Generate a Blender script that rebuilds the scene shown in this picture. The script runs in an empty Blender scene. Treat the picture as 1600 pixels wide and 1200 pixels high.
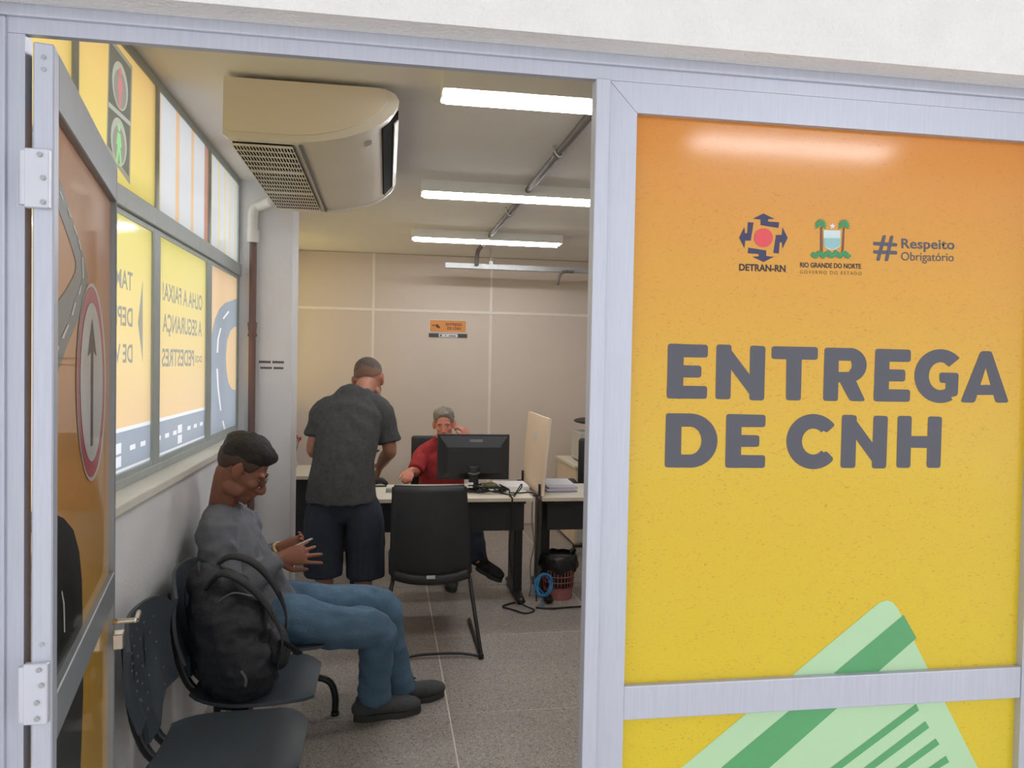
import bpy, bmesh, math, random
from mathutils import Vector, Matrix, noise, Euler
from mathutils.geometry import delaunay_2d_cdt
random.seed(7)
S = bpy.context.scene
COL = S.collection
PI = math.pi

# ---------------------------------------------------------------- camera, sky, exposure
YAW, PITCH, ROLL, FPX, CAMH = math.radians(9.2), math.radians(-1.5), math.radians(1.08), 1215.0, 1.65
cam_data = bpy.data.cameras.new('camera')
cam_data.sensor_width = 36.0
cam_data.lens = 36.0*FPX/1600.0
cam_data.clip_start = 0.02
cam = bpy.data.objects.new('camera', cam_data)
CAM_M = Matrix.Rotation(-YAW, 3, 'Z') @ Matrix.Rotation(PI/2+PITCH, 3, 'X') @ Matrix.Rotation(ROLL, 3, 'Z')
cam.matrix_world = Matrix.Translation((0, 0, CAMH)) @ CAM_M.to_4x4()
COL.objects.link(cam)
S.camera = cam

world = bpy.data.worlds.new('overcast_sky')
S.world = world
world.use_nodes = True
bg = world.node_tree.nodes['Background']
bg.inputs[0].default_value = (0.93, 0.97, 1.0, 1)
bg.inputs[1].default_value = 1.66
S.view_settings.view_transform = 'Standard'
S.view_settings.look = 'None'
S.view_settings.gamma = 1.0
S.view_settings.use_curve_mapping = False
S.view_settings.exposure = 0.0
LAMP = 42.0      # emission of the fluorescent tubes

def at(x, y, **k):
    """point where the photo pixel's line of sight meets the plane X=, Y= or Z="""
    d = CAM_M @ Vector(((x-800)/FPX, -(y-600)/FPX, -1.0))
    (ax, v), = k.items()
    i = 'XYZ'.index(ax)
    o = Vector((0, 0, CAMH))
    return o + d*((v-o[i])/d[i])

# ---------------------------------------------------------------- materials
def srgb(r, g, b):
    f = lambda c: (c/255/12.92) if c/255 <= .04045 else ((c/255+.055)/1.055)**2.4
    return (f(r), f(g), f(b), 1)
MATS = {}
def mat(name, col, rough=.6, metal=0., var=.06, scale=8., bump=0., bscale=60., coat=0., spec=.5, stretch=None, trans=0.):
    """principled material with a procedural noise in colour and relief"""
    if name in MATS: return MATS[name]
    m = bpy.data.materials.new(name); m.use_nodes = True
    nt = m.node_tree; N = nt.nodes; L = nt.links
    p = N['Principled BSDF']
    p.inputs['Roughness'].default_value = rough
    p.inputs['Metallic'].default_value = metal
    p.inputs['Coat Weight'].default_value = coat
    p.inputs['Coat Roughness'].default_value = .06
    p.inputs['Specular IOR Level'].default_value = spec
    c = srgb(*col)
    tc = N.new('ShaderNodeTexCoord')
    src = tc.outputs['Object']
    if stretch:
        mp = N.new('ShaderNodeMapping'); mp.inputs['Scale'].default_value = stretch
        L.new(src, mp.inputs['Vector']); src = mp.outputs['Vector']
    nz = N.new('ShaderNodeTexNoise'); nz.inputs['Scale'].default_value = scale; nz.inputs['Detail'].default_value = 4
    L.new(src, nz.inputs['Vector'])
    rp = N.new('ShaderNodeValToRGB')
    rp.color_ramp.elements[0].position = .3; rp.color_ramp.elements[1].position = .7
    rp.color_ramp.elements[0].color = tuple(max(0, v*(1-var)) for v in c[:3])+(1,)
    rp.color_ramp.elements[1].color = tuple(min(1, v*(1+var)) for v in c[:3])+(1,)
    L.new(nz.outputs['Fac'], rp.inputs['Fac']); L.new(rp.outputs['Color'], p.inputs['Base Color'])
    if bump:
        b = N.new('ShaderNodeTexNoise'); b.inputs['Scale'].default_value = bscale; b.inputs['Detail'].default_value = 5
        L.new(src, b.inputs['Vector'])
        bp = N.new('ShaderNodeBump'); bp.inputs['Strength'].default_value = bump; bp.inputs['Distance'].default_value = .01
        L.new(b.outputs['Fac'], bp.inputs['Height']); L.new(bp.outputs['Normal'], p.inputs['Normal'])
    MATS[name] = m
    return m

def film(name, top, bottom, z0, z1, t=.74):
    """printed translucent window film: light from outside shines through it"""
    if name in MATS: return MATS[name]
    m = bpy.data.materials.new(name); m.use_nodes = True
    nt = m.node_tree; N = nt.nodes; L = nt.links
    N.remove(N['Principled BSDF'])
    geo = N.new('ShaderNodeNewGeometry'); sp = N.new('ShaderNodeSeparateXYZ'); L.new(geo.outputs['Position'], sp.inputs[0])
    mr = N.new('ShaderNodeMapRange'); mr.inputs[1].default_value = z0; mr.inputs[2].default_value = z1
    L.new(sp.outputs['Z'], mr.inputs[0])
    rp = N.new('ShaderNodeValToRGB'); rp.color_ramp.elements[0].color = srgb(*bottom); rp.color_ramp.elements[1].color = srgb(*top)
    L.new(mr.outputs[0], rp.inputs[0])
    tr = N.new('ShaderNodeBsdfTranslucent'); df = N.new('ShaderNodeBsdfDiffuse'); gl = N.new('ShaderNodeBsdfGlossy')
    gl.inputs['Roughness'].default_value = .08
    L.new(rp.outputs[0], tr.inputs[0]); L.new(rp.outputs[0], df.inputs[0])
    mx = N.new('ShaderNodeMixShader'); mx.inputs[0].default_value = 1-t
    L.new(tr.outputs[0], mx.inputs[1]); L.new(df.outputs[0], mx.inputs[2])
    fr = N.new('ShaderNodeFresnel'); fr.inputs[0].default_value = 1.3
    m2 = N.new('ShaderNodeMixShader'); L.new(fr.outputs[0], m2.inputs[0]); L.new(mx.outputs[0], m2.inputs[1]); L.new(gl.outputs[0], m2.inputs[2])
    L.new(m2.outputs[0], N['Material Output'].inputs[0])
    MATS[name] = m
    return m

def emit(name, col, strength):
    if name in MATS: return MATS[name]
    m = bpy.data.materials.new(name); m.use_nodes = True
    N = m.node_tree.nodes; p = N['Principled BSDF']
    p.inputs['Base Color'].default_value = srgb(*col)
    p.inputs['Emission Color'].default_value = srgb(*col)
    p.inputs['Emission Strength'].default_value = strength
    MATS[name] = m
    return m

# ---------------------------------------------------------------- mesh helpers
ROOTM = {}
def new(): return bmesh.new()
def box(bm, x0, x1, y0, y1, z0, z1, bev=0., seg=2):
    r = bmesh.ops.create_cube(bm, size=1)
    vs = r['verts']
    bmesh.ops.scale(bm, vec=(x1-x0, y1-y0, z1-z0), verts=vs)
    bmesh.ops.translate(bm, vec=((x0+x1)/2, (y0+y1)/2, (z0+z1)/2), verts=vs)
    if bev:
        es = list({e for v in vs for e in v.link_edges})
        r = bmesh.ops.bevel(bm, geom=es, offset=bev, segments=seg, affect='EDGES', profile=.5)
        vs = list({v for f in r['faces'] for v in f.verts} | {v for v in vs if v.is_valid})
    return vs
def obox(bm, M, sx, sy, sz, bev=0.):
    """box of size sx,sy,sz centred at matrix M"""
    vs = box(bm, -sx/2, sx/2, -sy/2, sy/2, -sz/2, sz/2, bev)
    bmesh.ops.transform(bm, matrix=M, verts=[v for v in vs if v.is_valid])
def catmull(pts, rad, n):
    P = [Vector(p) for p in pts]
    out, ro = [], []
    for i in range(len(P)-1):
        p0, p1, p2, p3 = P[max(i-1, 0)], P[i], P[i+1], P[min(i+2, len(P)-1)]
        for k in range(n):
            t = k/n
            out.append(.5*((2*p1)+(p2-p0)*t+(2*p0-5*p1+4*p2-p3)*t*t+(3*p1-p0-3*p2+p3)*t**3))
            a, b = rad[i], rad[i+1]
            s = t*t*(3-2*t)
            ro.append(tuple(u+(v-u)*s for u, v in zip(a, b)))
    out.append(P[-1]); ro.append(rad[-1])
    return out, ro
def tube(bm, pts, rad, n=10, sub=4, side=None, cap=True, round_cap=False):
    """tube along a smooth path; rad: number, list of numbers or of (across, other) pairs"""
    if isinstance(rad, (int, float)): rad = [rad]*len(pts)
    rad = [(r, r) if isinstance(r, (int, float)) else r for r in rad]
    P, Rr = catmull(pts, rad, sub) if sub > 1 and len(pts) > 2 else ([Vector(p) for p in pts], rad)
    if round_cap:
        a = (P[0]-P[1]).normalized(); b = (P[-1]-P[-2]).normalized()
        pre, post = [], []
        for k in (80, 55, 28):
            s, c = math.sin(math.radians(k)), math.cos(math.radians(k))
            pre.append((P[0]+a*min(Rr[0])*s, tuple(r*c for r in Rr[0])))
        for k in (28, 55, 80):
            s, c = math.sin(math.radians(k)), math.cos(math.radians(k))
            post.append((P[-1]+b*min(Rr[-1])*s, tuple(r*c for r in Rr[-1])))
        P = [p for p, _ in pre]+P+[p for p, _ in post]
        Rr = [r for _, r in pre]+Rr+[r for _, r in post]
    rings = []
    prev = None
    for i, p in enumerate(P):
        t = (P[min(i+1, len(P)-1)]-P[max(i-1, 0)])
        t = t.normalized() if t.length > 1e-9 else Vector((0, 0, 1))
        if side is not None:
            u = Vector(side)
        elif prev is not None:
            u = prev
        else:
            u = Vector((1, 0, 0)) if abs(t.x) < .8 else Vector((0, 1, 0))
        u = u-t*u.dot(t)
        u.normalize(); prev = u
        w = t.cross(u)
        rings.append([bm.verts.new(p+u*(Rr[i][0]*math.cos(2*PI*k/n))+w*(Rr[i][1]*math.sin(2*PI*k/n))) for k in range(n)])
    for a, b in zip(rings, rings[1:]):
        for k in range(n):
            bm.faces.new((a[k], a[(k+1) % n], b[(k+1) % n], b[k]))
    if cap:
        bm.faces.new(rings[0][::-1]); bm.faces.new(rings[-1])
def ball(bm, c, r, rot=None, u=14, v=9):
    if isinstance(r, (int, float)): r = (r, r, r)
    q = bmesh.ops.create_uvsphere(bm, u_segments=u, v_segments=v, radius=1)
    M = Matrix.Translation(c) @ (rot.to_matrix().to_4x4() if rot else Matrix.Identity(4)) @ Matrix.Diagonal((*r, 1))
    bmesh.ops.transform(bm, matrix=M, verts=q['verts'])
    return q['verts']
def cyl(bm, a, b, r, r2=None, n=16):
    tube(bm, [a, b], [r, r if r2 is None else r2], n=n, sub=1)
def prism(bm, pts, axis, a, b):
    """closed outline (list of 2-D points) extruded along an axis from a to b"""
    def P(p, h):
        return {'X': (h, p[0], p[1]), 'Y': (p[0], h, p[1]), 'Z': (p[0], p[1], h)}[axis]
    A = [bm.verts.new(P(p, a)) for p in pts]; B = [bm.verts.new(P(p, b)) for p in pts]
    n = len(pts)
    for i in range(n): bm.faces.new((A[i], A[(i+1) % n], B[(i+1) % n], B[i]))
    bm.faces.new(A[::-1]); bm.faces.new(B)
def poly(bm, pts):
    f = bm.faces.new([bm.verts.new(p) for p in pts])
    return f
def finish_mesh(name, bm, smooth):
    bmesh.ops.recalc_face_normals(bm, faces=bm.faces)
    me = bpy.data.meshes.new(name)
    bm.to_mesh(me); bm.free()
    if smooth:
        for p in me.polygons: p.use_smooth = True
        if smooth == 'auto':
            try: me.set_sharp_from_angle(angle=math.radians(35))
            except Exception: pass
    return me
def rootm(o):
    M = Matrix.Identity(4)
    while o is not None:
        M = ROOTM.get(o.name, Matrix.Identity(4)) @ M
        o = o.parent
    return M
def props(o, label=None, cat=None, group=None, kind=None):
    if label: o['label'] = label
    if cat: o['category'] = cat
    if group: o['group'] = group
    if kind: o['kind'] = kind
    return o
def obj(name, bm, m, parent=None, smooth=False, **kw):
    """one mesh object; vertices are given in room coordinates"""
    me = finish_mesh(name, bm, smooth)
    return place(name, me, m, parent, **kw)
def place(name, me, m, parent=None, **kw):
    o = bpy.data.objects.new(name, me)
    if m: me.materials.append(m)
    COL.objects.link(o)
    if parent is not None:
        me.transform(rootm(parent).inverted())
        o.parent = parent
    else:
        xs = [v.co for v in me.vertices]
        c = Vector(((min(v.x for v in xs)+max(v.x for v in xs))/2, (min(v.y for v in xs)+max(v.y for v in xs))/2, min(v.z for v in xs)))
        me.transform(Matrix.Translation(-c)); o.location = c
        ROOTM[o.name] = Matrix.Translation(c)
    return props(o, **kw)
def thing(name, loc, label, cat, group=None, kind=None, rz=0):
    o = bpy.data.objects.new(name, None); COL.objects.link(o)
    o.empty_display_size = .1
    o.location = loc; o.rotation_euler = (0, 0, rz)
    ROOTM[o.name] = Matrix.Translation(loc) @ Matrix.Rotation(rz, 4, 'Z')
    return props(o, label, cat, group, kind)
def organic(name, bm, m, parent, voxel=.007, smooth=3, wrinkle=0., wscale=(9, 9, 9), **kw):
    """fuses overlapping volumes into one continuous skin"""
    bmesh.ops.recalc_face_normals(bm, faces=bm.faces)
    me = bpy.data.meshes.new('tmp'); bm.to_mesh(me); bm.free()
    o = bpy.data.objects.new('tmp', me); COL.objects.link(o)
    r = o.modifiers.new('r', 'REMESH'); r.mode = 'VOXEL'; r.voxel_size = voxel
    if smooth:
        s = o.modifiers.new('s', 'SMOOTH'); s.factor = .5; s.iterations = smooth
    dg = bpy.context.evaluated_depsgraph_get()
    out = bpy.data.meshes.new_from_object(o.evaluated_get(dg))
    bpy.data.objects.remove(o); bpy.data.meshes.remove(me)
    if wrinkle:
        ws = Vector(wscale)
        nn = [v.normal.copy() for v in out.vertices]
        for v, n in zip(out.vertices, nn):
            q = Vector((v.co.x*ws.x, v.co.y*ws.y, v.co.z*ws.z))
            a = noise.noise(q); b = noise.noise(q*2.3+Vector((5, 1, 2)))
            v.co += n*wrinkle*((1-2*abs(a))*.7+b*.5)
    out.name = name
    for p in out.polygons: p.use_smooth = True
    return place(name, out, m, parent, **kw)
def text_mesh(s, bold=0., spacing=1.):
    c = bpy.data.curves.new('t', 'FONT'); c.body = s; c.size = 1; c.offset = bold; c.space_character = spacing
    c.resolution_u = 4; c.fill_mode = 'FRONT' if hasattr(c, 'fill_mode') else None
    o = bpy.data.objects.new('t', c); COL.objects.link(o)
    dg = bpy.context.evaluated_depsgraph_get()
    me = bpy.data.meshes.new_from_object(o.evaluated_get(dg))
    bpy.data.objects.remove(o); bpy.data.curves.remove(c)
    return me
def text_on(name, s, bl, br, tl, m, parent, bold=0., spacing=1., fit=True, **kw):
    """lettering whose box has bottom-left bl, bottom-right br and top-left tl (room points)"""
    me = text_mesh(s, bold, spacing)
    xs = [v.co.x for v in me.vertices]; ys = [v.co.y for v in me.vertices]
    x0, x1, y0, y1 = min(xs), max(xs), min(ys), max(ys)
    bl, br, tl = Vector(bl), Vector(br), Vector(tl)
    U, V = br-bl, tl-bl
    if not fit: U = U.normalized()*(V.length*(x1-x0)/(y1-y0))
    for v in me.vertices:
        v.co = bl+U*((v.co.x-x0)/(x1-x0))+V*((v.co.y-y0)/(y1-y0))
    me.name = name
    return place(name, me, m, parent, **kw)
def round_quad(pts, r, n=4):
    """polygon with rounded corners (2-D)"""
    out = []
    m = len(pts)
    for i in range(m):
        p = Vector(pts[i]); a = Vector(pts[i-1]); b = Vector(pts[(i+1) % m])
        da, db = (a-p), (b-p)
        rr = min(r, da.length*.45, db.length*.45)
        q0, q1 = p+da.normalized()*rr, p+db.normalized()*rr
        for k in range(n+1):
            t = k/n
            out.append((1-t)**2*q0+2*t*(1-t)*p+t*t*q1)
    return out
def ring_sector(cx, cy, R1, R0, a0, a1, n=28):
    A = [math.radians(a0+(a1-a0)*k/n) for k in range(n+1)]
    return [((cx+R1[0]*math.cos(a), cy+R1[1]*math.sin(a)), (cx+R0[0]*math.cos(a), cy+R0[1]*math.sin(a))) for a in A]
def circle2(cx, cy, rx, ry=None, n=28):
    ry = rx if ry is None else ry
    return [(cx+rx*math.cos(2*PI*k/n), cy+ry*math.sin(2*PI*k/n)) for k in range(n)]

def inside(p, x, y):
    r = False
    for i in range(len(p)):
        a, b = p[i-1], p[i]
        if (a[1] > y) != (b[1] > y) and x < (b[0]-a[0])*(y-a[1])/(b[1]-a[1])+a[0]: r = not r
    return r
def printed(name, layers, mats, to3d, parent, **kw):
    """flat print in one surface: layers = [list of 2-D polygons, ...], later layers lie on top; one material each"""
    vs, ed, test = [], [], []
    for k, polys in enumerate(layers):
        for p in polys:
            p = [tuple(q[:2]) for q in p]
            i, n = len(vs), len(p); vs += [Vector(q) for q in p]; ed += [(i+j, i+(j+1) % n) for j in range(n)]
            xs, ys_ = [q[0] for q in p], [q[1] for q in p]
            test.append((k, min(xs), max(xs), min(ys_), max(ys_), p))
    test = test[::-1]
    co, e_, fc, *_ = delaunay_2d_cdt(vs, ed, [], 0, 1e-7, False)
    faces, idx = [], []
    for f in fc:
        x = sum(co[i][0] for i in f)/len(f); y = sum(co[i][1] for i in f)/len(f)
        for k, a, b, c, d, p in test:
            if a <= x <= b and c <= y <= d and inside(p, x, y):
                faces.append(list(f)); idx.append(k); break
    me = bpy.data.meshes.new(name)
    me.from_pydata([to3d(c) for c in co], [], faces)
    for m in mats: me.materials.append(m)
    me.polygons.foreach_set('material_index', idx)
    me.update()
    return place(name, me, None, parent, **kw)
def text_polys(s, box2, bold=.02, spacing=1., fit=True):
    """triangles of a line of lettering laid into the 2-D box (x0, y0, x1, y1); x1 < x0 mirrors it"""
    me = text_mesh(s, bold, spacing)
    xs = [v.co.x for v in me.vertices]; ys = [v.co.y for v in me.vertices]
    a, b, c, d = min(xs), max(xs), min(ys), max(ys)
    x0, y0, x1, y1 = box2
    sx = (x1-x0)/(b-a)
    if not fit: sx = math.copysign(abs(y1-y0)/(d-c), x1-x0)
    out = [[(x0+(me.vertices[i].co.x-a)*sx, y0+(me.vertices[i].co.y-c)*(y1-y0)/(d-c)) for i in p.vertices] for p in me.polygons]
    bpy.data.meshes.remove(me)
    return out
def clip_poly(p, x0, x1, y0, y1):
    """Sutherland-Hodgman against a rectangle"""
    for ax, lim, sg in ((0, x0, 1), (0, x1, -1), (1, y0, 1), (1, y1, -1)):
        out = []
        for i in range(len(p)):
            a, b = p[i-1], p[i]
            ia, ib = (a[ax]-lim)*sg >= 0, (b[ax]-lim)*sg >= 0
            if ia != ib:
                t = (lim-a[ax])/(b[ax]-a[ax]); out.append((a[0]+(b[0]-a[0])*t, a[1]+(b[1]-a[1])*t))
            if ib: out.append(tuple(b))
        p = out
        if not p: return []
    return p

# ---------------------------------------------------------------- material palette
M_wall = mat('white_plaster', (234, 234, 236), .85, var=.03, scale=3, bump=.12, bscale=90)
M_stucco = mat('rough_white_stucco', (240, 236, 234), .9, var=.03, scale=14, bump=.5, bscale=130)
M_ceil = mat('ceiling_paint', (236, 232, 228), .9, var=.02, scale=2)
M_alu = mat('brushed_aluminium', (190, 192, 204), .42, .35, var=.04, scale=30, stretch=(8, 8, .4))
M_alu2 = mat('aluminium_window', (178, 186, 184), .45, .1, var=.04, scale=20)
M_leafalu = mat('aluminium_door', (150, 155, 160), .4, .35, var=.04, scale=20)
M_beige = mat('partition_beige', (216, 202, 190), .6, var=.025, scale=1.5)
M_strip = mat('partition_strip', (236, 228, 218), .5, var=.02)
M_sill = mat('sill_paint', (224, 222, 212), .8, var=.04, scale=6)
M_black = mat('black_plastic', (34, 36, 40), .5, var=.08, scale=12, bump=.05, bscale=200)
M_blackm = mat('black_metal', (24, 25, 28), .4, .1, var=.06)
M_leather = mat('black_leatherette', (42, 43, 47), .48, var=.1, scale=10, bump=.12, bscale=160)
M_shell = mat('charcoal_polypropylene', (58, 66, 74), .45, var=.06, scale=16, bump=.06, bscale=240)
M_white = mat('white_enamel', (235, 234, 230), .45, var=.02)
M_cream = mat('cream_abs', (228, 218, 202), .3, var=.02, scale=3, coat=.3)
M_creamd = mat('off_white_abs', (222, 216, 204), .35, var=.02, scale=3, coat=.2)
M_desk = mat('desk_laminate', (226, 220, 206), .5, var=.02, scale=6)
M_deskedge = mat('desk_edge_band', (206, 192, 170), .5, var=.03)
M_modesty = mat('black_laminate', (32, 33, 36), .55, var=.05)
M_pvc = mat('white_pvc', (232, 230, 226), .4, var=.03)
M_brown = mat('brown_painted_pipe', (118, 92, 84), .55, var=.08)
M_greypipe = mat('grey_conduit', (104, 98, 94), .6, var=.1, scale=12)
M_zinc = mat('galvanised_steel', (170, 172, 172), .45, .5, var=.1, scale=25)
M_ink = mat('grey_ink', (84, 82, 92), .5, var=.03)
M_dark = mat('dark_ink', (38, 34, 44), .5, var=.03)
M_paper = mat('paper', (226, 226, 232), .8, var=.02, scale=20)
M_paperv = mat('lilac_paper', (186, 180, 206), .8, var=.04, scale=20)
M_cable = mat('black_cable', (22, 22, 24), .5, var=.05)
M_blue = mat('blue_cable', (40, 122, 176), .45, var=.06)
M_bin = mat('dusty_red_plastic', (150, 92, 88), .5, var=.06)
M_bag = mat('black_bin_liner', (24, 24, 27), .3, var=.1, bump=.6, bscale=40)

def granite(name, a, b, c):
    m = bpy.data.materials.new(name); m.use_nodes = True
    N = m.node_tree.nodes; L = m.node_tree.links; p = N['Principled BSDF']
    p.inputs['Roughness'].default_value = .42
    geo = N.new('ShaderNodeNewGeometry')
    v = N.new('ShaderNodeTexVoronoi'); v.inputs['Scale'].default_value = 165
    L.new(geo.outputs['Position'], v.inputs['Vector'])
    sp = N.new('ShaderNodeSeparateColor'); L.new(v.outputs['Color'], sp.inputs[0])
    r = N.new('ShaderNodeValToRGB'); r.color_ramp.interpolation = 'CONSTANT'
    e = r.color_ramp.elements; e[0].color = srgb(*a); e[1].color = srgb(*b); e[1].position = .45
    x = e.new(.82); x.color = srgb(*c); x = e.new(.93); x.color = srgb(112, 103, 97)
    L.new(sp.outputs[0], r.inputs[0])
    nz = N.new('ShaderNodeTexNoise'); nz.inputs['Scale'].default_value = 2.2; nz.inputs['Detail'].default_value = 3
    L.new(geo.outputs['Position'], nz.inputs['Vector'])
    mx = N.new('ShaderNodeMix'); mx.data_type = 'RGBA'; mx.blend_type = 'MULTIPLY'; mx.inputs[0].default_value = .35
    L.new(r.outputs[0], mx.inputs[6]); L.new(nz.outputs['Fac'], mx.inputs[7]); L.new(mx.outputs[2], p.inputs['Base Color'])
    MATS[name] = m
    return m
M_granite = granite('polished_terrazzo', (172, 164, 157), (157, 149, 142), (194, 186, 178))
M_joint = mat('floor_joint_strip', (222, 214, 202), .6, var=.05)

def print_yellow(name, axis_lo, axis_hi, stops):
    """printed vinyl: colour gradient over height with fine red flecks, under glass"""
    m = bpy.data.materials.new(name); m.use_nodes = True
    N = m.node_tree.nodes; L = m.node_tree.links; p = N['Principled BSDF']
    p.inputs['Roughness'].default_value = .32; p.inputs['Coat Weight'].default_value = .55; p.inputs['Coat Roughness'].default_value = .1
    p.inputs['Specular IOR Level'].default_value = .3
    geo = N.new('ShaderNodeNewGeometry'); sp = N.new('ShaderNodeSeparateXYZ'); L.new(geo.outputs['Position'], sp.inputs[0])
    mr = N.new('ShaderNodeMapRange'); mr.inputs[1].default_value = axis_lo; mr.inputs[2].default_value = axis_hi
    L.new(sp.outputs['Z'], mr.inputs[0])
    r = N.new('ShaderNodeValToRGB'); e = r.color_ramp.elements
    e[0].position, e[0].color = stops[0][0], srgb(*stops[0][1])
    e[1].position, e[1].color = stops[-1][0], srgb(*stops[-1][1])
    for q, c in stops[1:-1]:
        x = e.new(q); x.color = srgb(*c)
    L.new(mr.outputs[0], r.inputs[0])
    big = N.new('ShaderNodeTexNoise'); big.inputs['Scale'].default_value = 5; big.inputs['Detail'].default_value = 2
    L.new(geo.outputs['Position'], big.inputs['Vector'])
    mp = N.new('ShaderNodeMapping'); mp.inputs['Scale'].default_value = (150, 150, 620)
    ad = N.new('ShaderNodeVectorMath'); ad.operation = 'MULTIPLY_ADD'; ad.inputs[1].default_value = (.12, .12, .12)
    L.new(big.outputs['Color'], ad.inputs[0]); L.new(geo.outputs['Position'], ad.inputs[2])
    L.new(ad.outputs[0], mp.inputs['Vector'])
    fl = N.new('ShaderNodeTexNoise'); fl.inputs['Scale'].default_value = 1; fl.inputs['Detail'].default_value = 1
    L.new(mp.outputs[0], fl.inputs['Vector'])
    th = N.new('ShaderNodeMapRange'); th.inputs[1].default_value = .63; th.inputs[2].default_value = .74; th.inputs[4].default_value = .6
    L.new(fl.outputs['Fac'], th.inputs[0])
    mx = N.new('ShaderNodeMix'); mx.data_type = 'RGBA'
    L.new(th.outputs[0], mx.inputs[0]); L.new(r.outputs[0], mx.inputs[6]); mx.inputs[7].default_value = srgb(196, 92, 52)
    L.new(mx.outputs[2], p.inputs['Base Color'])
    bp = N.new('ShaderNodeBump'); bp.inputs['Strength'].default_value = .06; bp.inputs['Distance'].default_value = .002
    L.new(fl.outputs['Fac'], bp.inputs['Height']); L.new(bp.outputs[0], p.inputs['Normal'])
    MATS[name] = m
    return m
M_print = print_yellow('yellow_print', 1.0, 2.06, [(0, (214, 188, 30)), (.45, (216, 178, 32)), (.72, (216, 156, 36)), (1, (212, 130, 36))])

# ---------------------------------------------------------------- the setting
CEIL, BACK, FRONT = 2.72, 7.85, 1.20
# floor: terrazzo slabs about a metre wide between thin light strips
bm = new(); box(bm, -1.05, 3.7, 1.14, 8.0, -.10, -.0015)
floor = obj('floor', bm, M_joint, kind='structure', label='grey speckled terrazzo floor with thin pale joint lines')
jx = [-1.05, -.725, .315, 1.355, 2.395, 3.435, 3.7]; jy = [1.14, 1.53, 2.57, 3.61, 4.65, 5.69, 6.73, 7.77, 8.0]
for i in range(len(jx)-1):
    for j in range(len(jy)-1):
        bm = new(); box(bm, jx[i]+.0035, jx[i+1]-.0035, jy[j]+.0035, jy[j+1]-.0035, -.03, 0)
        obj('tile', bm, M_granite, floor)
bm = new(); box(bm, -8, 9, -9, 1.14, -.12, -.02)
obj('pavement', bm, mat('pale_concrete', (222, 219, 216), .85, var=.08, scale=3, bump=.2), kind='structure', label='pale concrete paving outside the office door')
bm = new(); box(bm, -1.15, 3.8, 1.143, 8.0, CEIL, CEIL+.12)
obj('ceiling', bm, M_ceil, kind='structure', label='plain off-white ceiling of the office')
bm = new(); box(bm, -4.5, 6, -2.7, 1.143, 3.05, 3.17)
obj('ceiling_canopy', bm, M_wall, kind='structure', label='white canopy slab over the walkway outside')

# back wall of beige partition panels with pale strips on the joints
bm = new(); box(bm, -1.15, 3.8, BACK+.03, BACK+.12, 0, CEIL)
wb = obj('wall_back', bm, M_beige, kind='structure', label='beige partition wall with pale joint strips at the back')
px0 = at(584, 430, Y=BACK).x; px1 = at(768, 430, Y=BACK).x; pw = px1-px0
zj = at(600, 484, Y=BACK).z
xs = [-1.15]+[px0+pw*k for k in range(0, 4)]+[3.8]
for a, b in zip(xs, xs[1:]):
    for z0, z1 in ((0, zj), (zj, CEIL)):
        bm = new(); box(bm, a+.004, b-.004, BACK, BACK+.03, z0+.004, z1-.004)
        obj('panel', bm, M_beige, wb)
for a in xs[1:-1]:
    bm = new(); box(bm, a-.013, a+.013, BACK-.007, BACK+.004, 0, CEIL)
    obj('joint_strip', bm, M_strip, wb)
for a, b in zip(xs, xs[1:]):
    bm = new(); box(bm, a+.013, b-.013, BACK-.006, BACK+.004, zj-.013, zj+.013)
    obj('joint_strip', bm, M_strip, wb)

# left side: low wall, sill, pillar
bm = new(); box(bm, -1.03, -.812, 1.29, 4.835, 0, 1.165)
wl = obj('wall_left', bm, M_wall, kind='structure', label='white low wall under the printed windows on the left')
bm = new(); box(bm, -.95, -.79, 1.29, 4.835, 1.165, 1.20, .006)
obj('sill', bm, M_sill, wl)
bm = new(); box(bm, -1.03, -.572, 4.9, 5.22, 0, CEIL); box(bm, -1.03, -.835, 4.836, 4.9, 0, 1.199)
obj('wall_pillar', bm, M_wall, kind='structure', label='white square pillar between the two windows')
bm = new(); box(bm, -1.03, -.9, 5.22, 7.88, 0, 1.17)
obj('wall_left_rear', bm, M_wall, kind='structure', label='white low wall behind the pillar')
bm = new(); box(bm, 3.6, 3.72, 1.3, 7.88, 0, CEIL)
obj('wall_right', bm, M_wall, kind='structure', label='plain white wall on the right side of the office')

# front wall, set around the aluminium frame
bm = new()
box(bm, -4.5, 6, 1.143, 1.30, 2.14, 3.05)
box(bm, -4.5, -.565, 1.143, 1.30, -.02, 2.14)
box(bm, 1.172, 6, 1.143, 1.30, -.02, 2.14)
obj('wall_front', bm, M_stucco, kind='structure', label='rough white stucco wall around the door frame')

# aluminium door frame: header and jambs
XL, XR = -.507, .318
tr = thing('trim_1', (-.1, FRONT, 0), 'light grey aluminium door frame with mitred header', 'door frame', kind='structure')
bm = new()
box(bm, -.565, 1.172, FRONT, FRONT+.013, 2.10, 2.141)
box(bm, -.565, 1.172, FRONT-.006, FRONT+.01, 2.122, 2.141, .003)
obj('header', bm, M_alu, tr)
bm = new()
box(bm, -.565, XL, FRONT, FRONT+.022, 0, 2.0995)
box(bm, -.565, -.53, FRONT-.006, FRONT+.01, 0, 2.1215, .003)
obj('jamb', bm, M_alu, tr)
bm = new()
box(bm, XR, XR+.0235, FRONT-.008, FRONT+.02, 0, 2.0995, .002)
obj('jamb', bm, M_alu, tr)

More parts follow.
